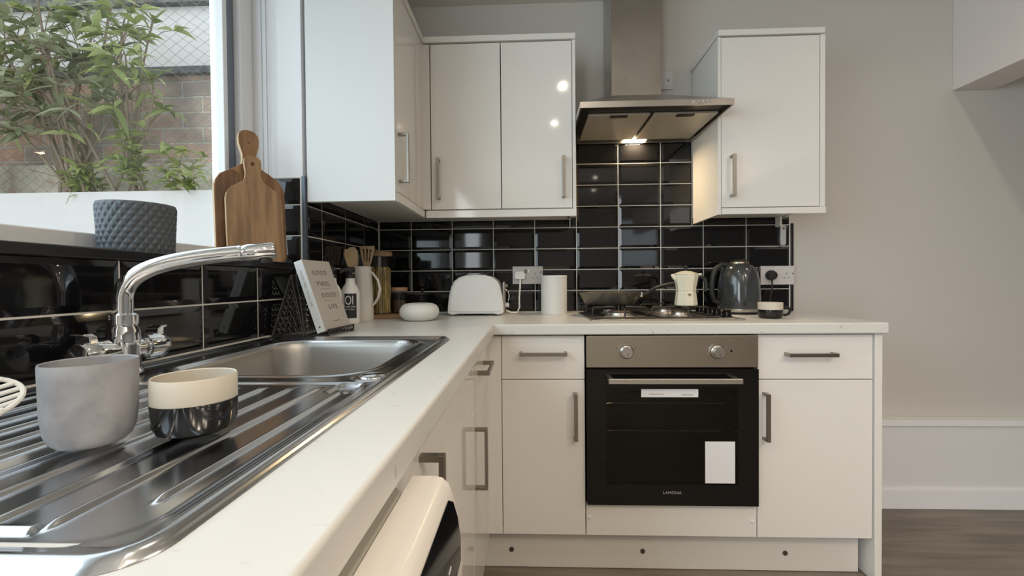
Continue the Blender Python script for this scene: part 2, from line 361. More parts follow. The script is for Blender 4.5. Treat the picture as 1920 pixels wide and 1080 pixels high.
# ------------------------------------------------------------------ handles
def handle(parent, f, L=.166, name='handle'):
    """f(u,v,d): u across the bar width, v along the bar, d out of the door"""
    a = L / 2; mb = MB(); w_ = .0065
    for (v0, v1, d0, d1) in ((-a, a, .026, .034), (-a, -a + .009, 0, .026), (a - .009, a, 0, .026)):
        vs = [f(u, v, d) for d in (d0, d1) for (u, v) in ((-w_, v0), (w_, v0), (w_, v1), (-w_, v1))]
        mb.add(vs, [(0, 3, 2, 1), (4, 5, 6, 7), (0, 1, 5, 4), (1, 2, 6, 5), (2, 3, 7, 6), (3, 0, 4, 7)])
    return mb.build(name, m_handle, parent, bevel=.001)
YF = -.566; XF = .587
def hY(x, z, y=YF, vert=True):                   # door facing -y
    return (lambda u, v, d: (x + u, y - d, z + v)) if vert else (lambda u, v, d: (x + v, y - d, z + u))
def hX(y, z, x=XF, vert=True):                   # door facing +x
    return (lambda u, v, d: (x + d, y + u, z + v)) if vert else (lambda u, v, d: (x + d, y + v, z + u))
def carc(t, x0, x1, y0, y1, z0, z1, front):      # hollow carcass, open to the front
    k = .016; mb = MB().box(x0, x1, y0, y1, z0, z0 + k)
    if front == 'y': mb.box(x0, x0 + k, y0, y1, z0 + k, z1).box(x1 - k, x1, y0, y1, z0 + k, z1).box(x0 + k, x1 - k, y1 - .006, y1, z0 + k, z1).box(x0 + k, x1 - k, y0, y0 + .018, z1 - .03, z1)
    else: mb.box(x0, x1, y0, y0 + k, z0 + k, z1).box(x0, x1, y1 - k, y1, z0 + k, z1).box(x0, x0 + .006, y0 + k, y1 - k, z0 + k, z1).box(x1 - .018, x1, y0 + k, y1 - k, z1 - .03, z1)
    return mb.build('carcass', m_carc, t)
def doorY(t, x0, x1, z0, z1, y=YF, name='door'): return B(x0, x1, y, y + .018, z0, z1).build(name, m_gloss, t, bevel=.0014)
def doorX(t, y0_, y1_, z0, z1, x=XF, name='door'): return B(x - .018, x, y0_, y1_, z0, z1).build(name, m_gloss, t, bevel=.0014)

# back run base units
t = thing('base_cabinet', 'narrow white base cabinet with drawer left of the oven', 'cabinet', (.78, -.3, .149), group='white gloss base cabinets')
carc(t, .636, .930, -.547, -.02, .149, .866, 'y')
d = doorY(t, .636, .9295, .1495, .7045); handle(d, hY(.895, .578))
d = doorY(t, .636, .9295, .7075, .862, name='drawer'); handle(d, hY(.783, .800, vert=False))
t = thing('base_cabinet', 'wider white base cabinet with drawer right of the oven', 'cabinet', (1.73, -.3, .149), group='white gloss base cabinets')
carc(t, 1.529, 1.922, -.547, -.02, .149, .866, 'y')
d = doorY(t, 1.5305, 1.9215, .1495, .7045); handle(d, hY(1.5525, .579))
d = doorY(t, 1.5305, 1.9215, .7075, .862, name='drawer'); handle(d, hY(1.704, .795, vert=False))
tag(B(1.926, 1.950, -.572, -.0085, 0, .866).build('end_panel', m_gloss, bevel=.0014), 'tall white end panel closing the cabinets by the open floor', 'panel')
# corner unit
t = thing('corner_filler', 'white corner post where the two cabinet runs meet', 'panel', (.6, -.58, .149))
MB().prism([(XF - .018, -.604), (XF, -.604), (XF, YF), (.634, YF), (.634, YF + .018), (XF - .018, YF + .018)], fXY, .1495, .862).build('post', m_gloss, t, bevel=.0014)
# oven housing filler
t = thing('oven_filler_panel', 'white filler panel below the oven', 'panel', (1.23, -.3, .149))
B(.9325, 1.5275, YF, YF + .018, .1495, .2635).build('panel', m_gloss, t, bevel=.0014)
for x, z in ((.945, .214), (1.512, .206)): MB().lathe([(.001, 0), (.006, 0), (.006, .003), (.004, .005), (.001, .005)], (x, YF, z), 16, mat=Matrix.Rotation(PI / 2, 3, 'X')).build('screw_cap', m_white, t)
# plinths
t = thing('plinth', 'white plinth board below the oven and back cabinets', 'plinth', (1.2, -.52, 0))
B(.545, 1.908, -.520, -.504, 0.002, .147).build('board', m_plinth, t, bevel=.001)
for x in (.663, 1.142, 1.651): MB().lathe([(.001, 0), (.0085, 0), (.0085, .003), (.001, .003)], (x, -.5202, .067), 20, mat=Matrix.Rotation(PI / 2, 3, 'X')).build('screw', M('dark_screw', (.06, .05, .04), .4), t)
t = thing('plinth', 'white plinth board below the sink run', 'plinth', (.545, -1, 0))
B(.529, .5445, -1.62, -.522, 0.002, .147).build('board', m_plinth, t, bevel=.001)
# left run base units
t = thing('base_cabinet', 'white base cabinet with drawer in the sink run beside the corner', 'cabinet', (.3, -.8, .149), group='white gloss base cabinets')
carc(t, .02, .568, -.98, -.61, .149, .866, 'x')
d = doorX(t, -1.0035, -.6065, .1495, .7045); handle(d, hX(-.962, .582))
d = doorX(t, -1.0035, -.6065, .7075, .862, name='drawer'); handle(d, hX(-.807, .796, vert=False))
t = thing('base_cabinet', 'white sink base cabinet with one tall door beside the washing machine', 'cabinet', (.3, -1.3, .149), group='white gloss base cabinets')
carc(t, .02, .568, -1.66, -1.645, .149, .70, 'x').name = 'carcass'
d = doorX(t, -1.6525, -1.0065, .1495, .862); handle(d, hX(-1.552, .744))

# ------------------------------------------------------------------ oven
t = thing('built_in_oven', 'built-in oven with steel control panel and black glass door', 'oven', (1.23, -.3, .265))
x0, x1 = .9345, 1.5255
ob = MB().box(x0 + .01, x1 - .01, -.56, -.545, .745, .865).box(x0 + .01, x1 - .01, -.05, -.035, .27, .865).box(x0 + .01, x0 + .025, -.55, -.05, .27, .865).box(x1 - .025, x1 - .01, -.55, -.05, .27, .865).box(x0 + .025, x1 - .025, -.55, -.05, .27, .285).box(x0 + .025, x1 - .025, -.55, -.05, .85, .865)
ob.build('oven_body', m_blackm, t)
cav = MB().box(x0 + .06, x1 - .06, -.12, -.11, .33, .70).box(x0 + .05, x0 + .06, -.545, -.11, .33, .70).box(x1 - .06, x1 - .05, -.545, -.11, .33, .70).box(x0 + .05, x1 - .05, -.545, -.11, .32, .33).box(x0 + .05, x1 - .05, -.545, -.11, .70, .71)
cav.build('oven_cavity', m_oven_in, t)
cp_ = B(x0, x1, -.582, -.560, .7515, .8625).build('control_panel', m_panel, t, bevel=.0015)
rotX = Matrix.Rotation(PI / 2, 3, 'X')
for i, x in enumerate((1.073, 1.385)):
    k = MB().lathe([(.001, 0), (.0225, 0), (.0225, .006), (.019, .008), (.019, .022), (.0175, .024), (.001, .024)], (x, -.582, .806), 40, mat=rotX).build('knob', M('knob_metal', (.62, .60, .57), .28, 1.0), cp_)
    B(x - .0008, x + .0008, -.6068, -.606, .790, .806).build('knob_mark', m_blackm, k)
    for q in ((-1, .2), (1, .2), (-.75, 1), (.75, 1), (0, 1.3), (-.8, -.8), (.8, -.8)) if i else ((-1.1, .5), (1.1, .5), (0, 1.3)):
        B(x + q[0] * .030 - .003, x + q[0] * .030 + .003, -.5824, -.5819, .8072 + q[1] * .025 - .0016, .8072 + q[1] * .025 + .0016).build('dial_mark', m_ink, cp_)
    MB().lathe([(.001, 0), (.0245, 0), (.0240, .003), (.001, .003)], (x + .001, -.582, .8055), 36, mat=rotX).build('knob_surround', m_blackm, cp_)
MB().lathe([(.001, 0), (.004, 0), (.003, .002), (.001, .002)], (1.434, -.582, .808), 16, mat=rotX).build('indicator_lamp', m_black, cp_)
wx0, wx1, wz0, wz1 = 1.004, 1.453, .343, .680
dr = MB()
dz0, dz1 = .2675, .7455
dr.box(x0, wx0, -.585, -.562, dz0, dz1).box(wx1, x1, -.585, -.562, dz0, dz1).box(wx0, wx1, -.585, -.562, wz1, dz1).box(wx0, wx1, -.585, -.562, dz0, wz0)
od = dr.build('oven_door', m_black, t)
B(wx0 - .002, wx1 + .002, -.5855, -.5835, wz0 - .002, wz1 + .002).build('door_glass', m_ovenglass, od)
oh = MB().box(1.003, 1.451, -.632, -.622, .704, .722); oh.box(1.005, 1.023, -.622, -.585, .708, .720).box(1.431, 1.449, -.622, -.585, .708, .720)
oh.build('oven_handle', M('satin_steel_bar', (.62, .59, .54), .35, 1.0), od, bevel=.002)
text('LAMONA', .0135, M('oven_print', (.42, .40, .38), .5), lambda a, b, c: V((1.229 + a, -.5853 - c, .309 + b)), od, 'maker_lettering', align='CENTER', sx=1.15)
sk = B(1.123, 1.319, -.5862, -.5857, .6485, .6765).build('energy_strip', m_paper, od)
for i in range(9): B(1.150 + i * .006, 1.154 + i * .006, -.5865, -.5862, .658, .6605).build('strip_print', m_ink, sk)
for i in range(8): B(1.262 + i * .005, 1.265 + i * .005, -.5865, -.5862, .6545 + .002 * (i % 2), .6575 + .002 * (i % 2)).build('strip_print', m_ink, sk)
B(1.342, 1.444, -.5862, -.5857, .348, .494).build('paper_sheet', m_paper, od)
mr = MB()
for z in (.612, .512):
    mr.tube([(x0 + .062, -.53, z), (x1 - .062, -.53, z)], .0028, 8)
    for i in range(17): mr.tube([(x0 + .09 + i * .0262, -.53, z), (x0 + .09 + i * .0262, -.15, z)], .0013, 6)
mr.build('oven_rack', m_chrome, t)
mr = MB()
for i in range(8): mr.tube([(1.10 + .004 * i, -.125, .545 + i * .012), (1.36 - .004 * i, -.125, .545 + i * .012)], .0018, 6)
mr.build('fan_grille', m_handle, t)
B(1.06, 1.38, -.42, -.40, .632, .644).build('grill_element', M('element', (.5, .42, .3), .5, .3), t, bevel=.004)

# ------------------------------------------------------------------ wall cabinets
UF = -.310
t = thing('wall_cabinet', 'double-door white wall cabinet left of the extractor hood', 'cabinet', (.62, 0, 1.35), group='white gloss wall cabinets')
mb = MB().box(.312, .928, -.290, -.012, 1.352, 1.368).box(.312, .328, -.290, -.012, 1.368, 2.04).box(.328, .91, -.02, -.012, 1.368, 2.04).box(.312, .928, -.290, -.012, 2.04, 2.056)
mb.build('carcass', m_carc, t)
B(.9185, .9315, -.3115, -.012, 1.352, 2.041).build('side_panel', m_gloss, t, bevel=.001)
d = doorY(t, .3345, .6235, 1.3575, 2.0375, UF); handle(d, hY(.3655, 1.480, UF))
d = doorY(t, .6270, .9165, 1.3575, 2.0375, UF); handle(d, hY(.880, 1.480, UF))
MB().box(.306, .932, -.318, -.012, 2.0425, 2.066).build('cornice', m_gloss, t, bevel=.001)
MB().box(.312, .932, -.318, -.298, 1.322, 1.3515).box(.914, .932, -.297, -.270, 1.322, 1.3515).build('pelmet', m_gloss, t, bevel=.001)
t = thing('wall_cabinet', 'white wall cabinet beside the window with its bare end panel facing the camera', 'cabinet', (0.15, -.5, 1.35), group='white gloss wall cabinets')
XU = .302
MB().box(.012, .284, -.688, -.013, 1.352, 1.368).box(.012, .028, -.688, -.013, 1.368, 2.04).box(.012, .284, -.688, -.013, 2.04, 2.056).build('carcass', m_carc, t)
B(.012, .304, -.712, -.690, 1.322, 2.066).build('end_panel', M('end_panel_white', (.72, .72, .71), .35), t, bevel=.0012)
d = doorX(t, -.688, -.417, 1.3575, 2.0375, XU); handle(d, hX(-.660, 1.474, XU))
MB().prism([(XU - .018, -.414), (XU, -.414), (XU, -.312), (.331, -.312), (.331, -.294), (XU - .018, -.294)], fXY, 1.3575, 2.0375).build('corner_post', m_gloss, t, bevel=.001)
B(.012, .308, -.690, -.320, 2.0425, 2.066).build('cornice', m_gloss, t, bevel=.001)
B(.288, .308, -.690, -.320, 1.322, 1.3515).build('pelmet', m_gloss, t, bevel=.001)
t = thing('wall_cabinet', 'single-door white wall cabinet right of the extractor hood', 'cabinet', (1.71, 0, 1.35), group='white gloss wall cabinets')
MB().box(1.526, 1.906, -.290, -.012, 1.346, 1.362).box(1.526, 1.906, -.02, -.012, 1.362, 2.036).box(1.526, 1.906, -.290, -.020, 2.03, 2.036).build('carcass', m_carc, t)
pn = MB().prism([(1.504, -.3115), (1.5165, -.3115), (1.5265, -.012), (1.514, -.012)], fXY, 1.3195, 2.0335).build('side_panel', m_gloss, t, bevel=.001)
B(1.908, 1.927, -.3115, -.012, 1.346, 2.0335).build('end_panel', m_gloss, t, bevel=.001)
d = doorY(t, 1.5185, 1.9055, 1.3490, 2.0315, UF); handle(d, hY(1.557, 1.473, UF))
B(1.503, 1.922, -.318, -.012, 2.036, 2.059).build('cornice', m_gloss, t, bevel=.001)
B(1.5175, 1.927, -.3175, -.298, 1.3195, 1.3445).build('pelmet', m_gloss, t, bevel=.001)
B(1.895, 1.905, -.05, -.012, 1.300, 1.345).build('bracket', m_carc, t)

# ------------------------------------------------------------------ extractor hood
t = thing('extractor_hood', 'stainless steel chimney extractor hood above the hob', 'extractor hood', (1.2, 0, 1.71))
hx0, hx1, hy0, hy1 = .9335, 1.5025, -.458, -.0105
zb, zt = 1.706, 1.7285
mb = MB()
k = .006
mb.box(hx0, hx1, hy0, hy0 + k, zb, zt).box(hx0, hx0 + k, hy0 + k, hy1, zb, zt).box(hx1 - k, hx1, hy0 + k, hy1, zb, zt).box(hx0 + k, hx1 - k, hy1 - k, hy1, zb, zt)
cx0, cx1, cy0 = 1.099, 1.312, -.200
top = [(cx0, cy0, 1.856), (cx1, cy0, 1.856), (cx1, hy1, 1.856), (cx0, hy1, 1.856)]
bot = [(hx0, hy0, zt), (hx1, hy0, zt), (hx1, hy1, zt), (hx0, hy1, zt)]
mb.add(bot + top, [(0, 1, 5, 4), (1, 2, 6, 5), (2, 3, 7, 6), (3, 0, 4, 7)])
mb.build('canopy', m_hoodst, t, rec=True)
B(cx0, cx1, cy0, hy1, 1.8565, 2.384).build('chimney', m_hoodst, t, bevel=.002)
B(cx0 - .004, cx1 + .004, cy0 - .004, hy1, 1.852, 1.8585).build('chimney_collar', m_hoodst, t, bevel=.001)
un = MB().box(hx0 + k, hx1 - k, hy0 + k, hy1 - k, 1.722, 1.7265); un.build('underside_plate', m_hoodin, t)
for a, b in ((.978, 1.221), (1.237, 1.487)):
    f_ = B(a, b, -.358, -.046, 1.7125, 1.7215).build('grease_filter', m_filter, t, bevel=.002)
    c = (a + b) / 2; B(c - .035, c + .035, -.357, -.333, 1.709, 1.7124).build('filter_latch', m_hoodin, f_, bevel=.001)
lp = B(1.188, 1.292, -.040, -.022, 1.7135, 1.7215).build('lamp_lens', m_lamp, t, bevel=.002)
area('hood_lamp_beam', (1.240, -.031, 1.710), (0, 0, 0), .07, .014, 2.6, (1.0, .74, .42), spread=math.radians(160))
for i in range(5): MB().lathe([(.001, 0), (.0052, 0), (.0052, .004), (.004, .006), (.001, .006)], (1.354 + i * .0155, hy0, 1.7185), 20, mat=rotX).build('push_button', m_chrome, t)
# cable and spur beside chimney
def socket_plate(name, label, x0_, x1_, z0_, z1_, m, y=-.0085):
    t_ = thing(name, label, 'socket', ((x0_ + x1_) / 2, y, z0_))
    B(x0_, x1_, y - .009, y, z0_, z1_).build('faceplate', m, t_, bevel=.002); return t_
sp_ = socket_plate('fused_spur', 'small white fused spur plate beside the hood chimney', 1.340, 1.424, 1.958, 2.042, m_sockw, -.001)
B(1.398, 1.404, -.0125, -.010, 1.995, 2.003).build('neon', m_ink, sp_)
tag(MB().tube([(1.345, -.012, 2.12), (1.347, -.013, 2.02), (1.352, -.013, 1.97), (1.362, -.012, 1.945)], .0035, 10).build('hood_cable', m_sockw), 'thin white cable running down beside the hood chimney', 'cable')
# double sockets
def sock_holes(t_, cx_, cz, y=-.0175):
    mb = MB()
    mb.box(cx_ - .002, cx_ + .002, y - .0004, y, cz + .006, cz + .014); mb.box(cx_ - .014, cx_ - .007, y - .0004, y, cz - .012, cz - .008); mb.box(cx_ + .007, cx_ + .014, y - .0004, y, cz - .012, cz - .008)
    mb.build('pin_holes', m_ink, t_)
s1 = socket_plate('double_socket', 'brushed steel double socket with a white plug between toaster and canister', .657, .803, 1.042, 1.128, m_socket)
sock_holes(s1, .767, 1.082)
B(.715, .727, -.021, -.0175, 1.096, 1.113).build('switch', m_ink, s1); B(.729, .737, -.0205, -.0175, 1.097, 1.112).build('switch', m_white, s1); B(.79, .796, -.0195, -.0175, 1.094, 1.104).build('switch', m_ink, s1)
s2 = socket_plate('double_socket', 'pale double socket with a black plug right of the kettle', 1.826, 1.980, 1.030, 1.118, m_sockw)
sock_holes(s2, 1.944, 1.072); B(1.970, 1.975, -.0195, -.0175, 1.078, 1.085).build('switch', m_ink, s2)
t = thing('plug', 'black round plug in the socket behind the small mug', 'plug', (1.869, -.03, 1.07))
MB().lathe([(.001, 0), (.023, 0), (.024, .01), (.020, .026), (.001, .028)], (1.869, -.0178, 1.074), 28, mat=rotX).build('plug_body', m_blackm, t)
MB().tube([(1.869, -.035, 1.052), (1.866, -.04, 1.02), (1.85, -.05, .96), (1.83, -.07, .912)], .0035, 8).build('cord', m_blackm, t)
t = thing('plug', 'white plug and cord of the toaster in the brushed socket', 'plug', (.692, -.03, 1.08))
MB().prism([(.668, 1.066), (.716, 1.066), (.719, 1.088), (.711, 1.103), (.674, 1.103), (.666, 1.088)], fXZ, -.0178, -.043).build('plug_body', m_white, t, bevel=.004)
MB().tube([(.694, -.036, 1.068), (.693, -.05, 1.03), (.689, -.055, .98), (.690, -.06, .935), (.680, -.065, .9105), (.652, -.08, .9105), (.628, -.085, .922)], .0042, 10).build('cord', m_white, t)
t = thing('door_bell_sensor', 'small slim silver sensor fixed to the tile under the right wall cabinet', 'sensor', (1.928, -.01, 1.215))
MB().prism(rrect(1.916, 1.941, 1.214, 1.308, .010), fXZ, -.0085, -.021).build('casing', M('sensor_silver', (.60, .60, .60), .35, .3), t, bevel=.002)
B(1.924, 1.933, -.0225, -.021, 1.288, 1.298).build('button', m_ink, t)

# ------------------------------------------------------------------ sink
def sdr(x, y, x0, x1, y0, y1, r):
    cx, cy_ = (x0 + x1) / 2, (y0 + y1) / 2; qx = abs(x - cx) - ((x1 - x0) / 2 - r); qy = abs(y - cy_) - ((y1 - y0) / 2 - r)
    return math.hypot(max(qx, 0), max(qy, 0)) + min(max(qx, qy), 0) - r
def sst(a, b, x):
    t_ = min(1, max(0, (x - a) / (b - a))); return t_ * t_ * (3 - 2 * t_)
def bump1(d, w_): return math.exp(-(d / w_) ** 2)
GX = [.060 + .041 * i for i in range(11)]      # drainer ribs run along y
BOWL = (.098, .458, -1.425, -1.005, .075)
def sink_h(x, y):
    z = W + .0035
    do = -sdr(x, y, SX0, SX1, SY0, SY1, .035)   # distance inside outer edge
    z += .0035 * bump1(do - .010, .006) - .0035 * (1 - sst(0, .005, do))
    # inner step line parallel to the edge
    z -= .003 * sst(.020, .027, do)
    db = sdr(x, y, *BOWL)
    z += .0022 * bump1(db - .010, .007)
    z -= .150 * sst(0.004, -.014, db) if False else 0
    if db < .004: z -= .006 * sst(.004, -.004, db)
    if db < -.003: z -= .140 * sst(-.003, -.030, db)
    # drainer
    dd = sdr(x, y, .050, .497, -1.888, -1.475, .045)
    dr_ = sst(.004, -.008, dd)
    z -= .0025 * dr_
    if dd < 0 and db > .015:
        for i, gx in enumerate(GX):
            ye = -1.871 + (.035 if i == 10 else 0); e = sst(ye, ye + .012, y) * (1 - sst(-1.52, -1.49, y))
            z += .0034 * (1 - sst(.0014, .0038, abs(x - gx))) * e
        z = max(z, z + .0034 * (1 - sst(.0018, .0046, abs(y + 1.868))) * sst(.058, .064, x) * (1 - sst(.424, .431, x)) * (1 if min(abs(x - g) for g in GX) > .0046 else 0))
    # small pocket with the waste knob at the front of the bowl
    dp = math.hypot(x - .484, y + 1.440); z += .002 * bump1(dp - .026, .005) * (1 if db > .006 else 0)
    dq = sdr(x, y, .447, .487, -1.530, -1.478, .012); z -= .0045 * sst(.004, -.006, dq)
    return z
def sink():
    nx, ny = 340, 300; vs = []; keep = {}
    mb = MB()
    for j in range(ny + 1):
        for i in range(nx + 1):
            x = SX0 + (SX1 - SX0) * i / nx; y = SY0 + (SY1 - SY0) * j / ny
            # rounded outer corners: pull points outside back on the edge
            r = .035
            cx = min(max(x, SX0 + r), SX1 - r); cy_ = min(max(y, SY0 + r), SY1 - r)
            dx, dy = x - cx, y - cy_; L = math.hypot(dx, dy)
            if dx and dy:
                mlen = max(abs(dx), abs(dy)); k_ = mlen / L; x, y = cx + dx * k_, cy_ + dy * k_
            z = sink_h(x, y)
            if i in (0, nx) or j in (0, ny): z = W + .0003
            mb.v.append((x, y, z))
    for j in range(ny):
        for i in range(nx):
            a = j * (nx + 1) + i; mb.f.append((a, a + 1, a + nx + 2, a + nx + 1))
    return mb
t = thing('kitchen_sink', 'stainless steel inset sink with ribbed drainer under the window', 'sink', (.27, -1.4, W))
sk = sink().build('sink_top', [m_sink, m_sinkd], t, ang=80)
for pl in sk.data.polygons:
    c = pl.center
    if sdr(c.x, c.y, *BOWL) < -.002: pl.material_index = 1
MB().lathe([(.001, .0), (.021, 0), (.021, .002), (.017, .0045), (.001, .005)], (.484, -1.440, W + .0012), 28).build('waste_knob', m_chrome, t)
MB().lathe([(.001, .0), (.040, 0), (.036, .003), (.001, .001)], (.275, -1.2, W - .1478), 28).build('waste', m_chrome, t)

# ------------------------------------------------------------------ tap
t = thing('kitchen_tap', 'chrome mixer tap with two lever handles and swivel spout', 'tap', (.050, -1.418, W))
TX, TY = .054, -1.418; z0 = W + .003
MB().lathe([(.001, 0), (.027, 0), (.027, .004), (.022, .010), (.0215, .035), (.023, .045), (.0225, .072), (.020, .078), (.020, .082), (.0215, .083), (.0215, .098), (.018, .101), (.001, .101)], (TX, TY, z0), 40).build('tap_body', m_chrome, t)
def bez(p, n):
    out = []
    for i in range(n + 1):
        u = i / n; q = [V(a) for a in p]
        while len(q) > 1: q = [q[k] * (1 - u) + q[k + 1] * u for k in range(len(q) - 1)]
        out.append(q[0])
    return out
sx, sy2 = .235, -1.325
path = [V((TX, TY, z0 + .095))] + bez([(TX, TY, z0 + .115), (TX - .004, TY, 1.084), (TX + .045, TY + .022, 1.096), (.160, -1.362, 1.107), (.205, -1.338, 1.1125)], 22)
MB().tube(path, [.0145] * 3 + [.0142] * (len(path) - 3), 24).build('spout', m_chrome, t)
dv = V((.205, -1.338, 1.1125)) - V((.160, -1.362, 1.107)); dv.normalize(); e0 = V((.205, -1.338, 1.1125))
nz = MB().tube([e0 - dv * .004, e0, e0 + dv * .002, e0 + dv * .008, e0 + dv * .012, e0 + dv * .052, e0 + dv * .056], [.0146, .0152, .0138, .0152, .0158, .0158, .0135], 28).build('nozzle', m_chrome, t)
ae = e0 + dv * .040; MB().lathe([(.001, 0), (.0115, 0), (.0115, .010), (.001, .010)], (ae.x, ae.y, ae.z - .0215), 20).build('aerator', m_blackm, nz)
rotY = Matrix.Rotation(-PI / 2, 3, 'X')
zc = .957
for s_ in (-1, 1):
    def Q(r_, L): return (r_, L)
    mt = Matrix.Rotation(PI / 2 * (1 if s_ < 0 else -1), 3, 'X')
    h = MB().lathe([(.001, .016), (.0145, .016), (.0155, .030), (.0185, .031), (.0185, .034), (.0225, .035), (.0240, .055), (.0230, .070), (.0190, .077), (.001, .078)], (TX, TY, zc - .010), 36, mat=mt).build('tap_handle', m_chrome, t)
    ya, yb = TY + s_ * .040, TY + s_ * .066
    lv = MB(); P_ = [(-.008, .010), (.006, .010), (.004, .022), (-.004, .027), (-.016, .027), (-.016, .024), (-.008, .022)]
    lv.prism([(a, b) for a, b in P_], lambda u, v, d: (TX + d, ya + s_ * (.020 - u), zc - .002 + v), -.012, .012)
    lv.build('lever', m_chrome, h, bevel=.002)

# ------------------------------------------------------------------ cups on the drainer
def cup(name, label, cat, loc, parts, n=64):
    t_ = thing(name, label, cat, loc)
    for nm, prof, m in parts: MB().lathe(prof, loc, n, True).build(nm, m, t_)
    return t_
zd = W + .0055
t = thing('grey_cup', 'tall stone grey cup standing on the drainer', 'cup', (.3292, -1.7399, zd))
MB().lathe([(.0005, 0), (.020, 0), (.0245, .0015), (.029, .006), (.032, .014), (.0337, .030), (.0346, .074), (.0341, .0762), (.0330, .0755), (.0315, .030), (.029, .014), (.020, .006), (.0005, .005)], (.3292, -1.7399, zd), 72).build('cup_body', m_cupg, t)
t = thing('two_tone_cup', 'low cream and black glazed cup on the drainer', 'cup', (.400, -1.704, zd))
MB().lathe([(.0005, 0), (.027, 0), (.0325, .003), (.0355, .010), (.0365, .0315), (.0355, .0315), (.0335, .012), (.024, .006), (.0005, .005)], (.400, -1.704, zd), 72).build('glazed_base', m_cupb, t)
MB().lathe([(.0361, .0312), (.0363, .0315), (.0362, .0540), (.0354, .0556), (.0342, .0548), (.0342, .0312)], (.400, -1.704, zd), 72, True).build('clay_rim', m_cupc, t)
# slotted spatula at the left edge
t = thing('slotted_spatula', 'white slotted spatula lying at the left end of the drainer', 'spatula', (.12, -1.68, zd))
mb = MB(); a0 = math.radians(72); ux, uy = V((math.cos(a0), math.sin(a0), 0)), V((-math.sin(a0) * .8, math.cos(a0) * .8, .6)); c0 = V((.158, -1.728, zd + .018))
rim = []
for i in range(40):
    a = 2 * PI * i / 40; rim.append(c0 + ux * .062 * math.cos(a) + uy * .034 * math.sin(a) + V((0, 0, .010 + .006 * math.cos(a))))
mb.tube(rim + [rim[0]], .0026, 8, cap=False)
for k in range(-3, 4):
    v_ = k * .0088; hl = .062 * math.sqrt(1 - (v_ / .034) ** 2)
    mb.tube([c0 + uy * v_ + ux * q * hl + V((0, 0, .010 + .006 * q - .004 * (1 - q * q))) for q in (-1, -.5, 0, .5, 1)], .0024, 8)
mb.build('spatula_head', m_whitem, t)
MB().tube([c0 - ux * .060 + V((0, 0, .006)), c0 - ux * .12 + V((0, 0, .012)), c0 - ux * .19 - uy * .01 + V((0, 0, .02))], [.006, .005, .007], 12, flat=.6).build('spatula_handle', m_whitem, t)

# ------------------------------------------------------------------ pot, boards, blind chain on the sill
def quilted_pot():
    n, hN = 208, 60; R0, R1, H = .0615, .0665, .1035; mb = MB()
    for j in range(hN + 1):
        v = j / hN; r = R0 + (R1 - R0) * v
        for i in range(n):
            a = 2 * PI * i / n; A, Bq = (i / n * 26 + v * 4.6), (i / n * 26 - v * 4.6)
            d_ = min(abs(A - round(A)), abs(Bq - round(Bq))); q = .0024 * sst(0, .34, d_) * sst(.0, .05, v) * sst(1.0, .93, v)
            mb.v.append(((r - .0018 + q) * math.cos(a), (r - .0018 + q) * math.sin(a), v * H))
    base = len(mb.v)
    for rr, z in ((R1 - .004, H), (R1 - .005, H - .03), (R1 - .006, .02)):
        for i in range(n): a = 2 * PI * i / n; mb.v.append((rr * math.cos(a), rr * math.sin(a), z))
    L = hN + 4
    mb.f += [(j * n + i, j * n + (i + 1) % n, (j + 1) * n + (i + 1) % n, (j + 1) * n + i) for j in range(L - 1) for i in range(n)]
    mb.f += [tuple(range(n))[::-1], tuple((L - 1) * n + k for k in range(n))]
    return mb
pt = quilted_pot().build('plant_pot', m_pot, ang=60); pt.location = (-.078, -1.243, 1.1178)
tag(pt, 'dark grey quilted ceramic pot on the window sill', 'pot')

def board(name, label, O, yaw_, lean, outline, hole, th, mats, stripe=None):
    u = V((math.cos(yaw_), math.sin(yaw_), 0)); n_ = V((math.sin(yaw_), -math.cos(yaw_), 0))
    h_ = V((0, 0, 1)) * math.cos(lean) - n_ * math.sin(lean); nn = n_ * math.cos(lean) + V((0, 0, 1)) * math.sin(lean)
    R_ = Matrix((u, h_, nn)).transposed()        # local x=width, y=height, z=normal
    R_ = Matrix((u, -nn, h_)).transposed()       # local x=width, y=depth(back), z=height
    t_ = thing(name, label, 'chopping board', O, R_, world=False)
    hx, hz, hr = hole; N = 24
    # plate with hole: outline ring + hole ring bridged by triangle fill
    bm = bmesh.new()
    vo = [bm.verts.new((a, 0, b)) for a, b in outline]; vi = [bm.verts.new((hx + hr * math.cos(2 * PI * k / N), 0, hz + hr * math.sin(2 * PI * k / N))) for k in range(N)]
    eo = [bm.edges.new((vo[i], vo[(i + 1) % len(vo)])) for i in range(len(vo))]; ei = [bm.edges.new((vi[i], vi[(i + 1) % N])) for i in range(N)]
    bmesh.ops.triangle_fill(bm, edges=eo + ei, use_beauty=True)
    ex = bmesh.ops.extrude_face_region(bm, geom=list(bm.faces)); bmesh.ops.translate(bm, verts=[g for g in ex['geom'] if isinstance(g, bmesh.types.BMVert)], vec=(0, th, 0))
    bmesh.ops.recalc_face_normals(bm, faces=bm.faces)
    for f in bm.faces: f.material_index = 0 if abs(f.normal.y) > .5 else 1
    me = bpy.data.meshes.new('board_body'); bm.to_mesh(me); bm.free()
    for q in mats: me.materials.append(q)
    me.polygons.foreach_set('use_smooth', [True] * len(me.polygons)); me.set_sharp_from_angle(angle=math.radians(35))
    o = bpy.data.objects.new('board_body', me); col.objects.link(o); o.parent = t_
    b = o.modifiers.new('bevel', 'BEVEL'); b.width = .003; b.segments = 3; b.limit_method = 'ANGLE'; b.angle_limit = math.radians(50); b.harden_normals = True; b.material = -1
    return t_
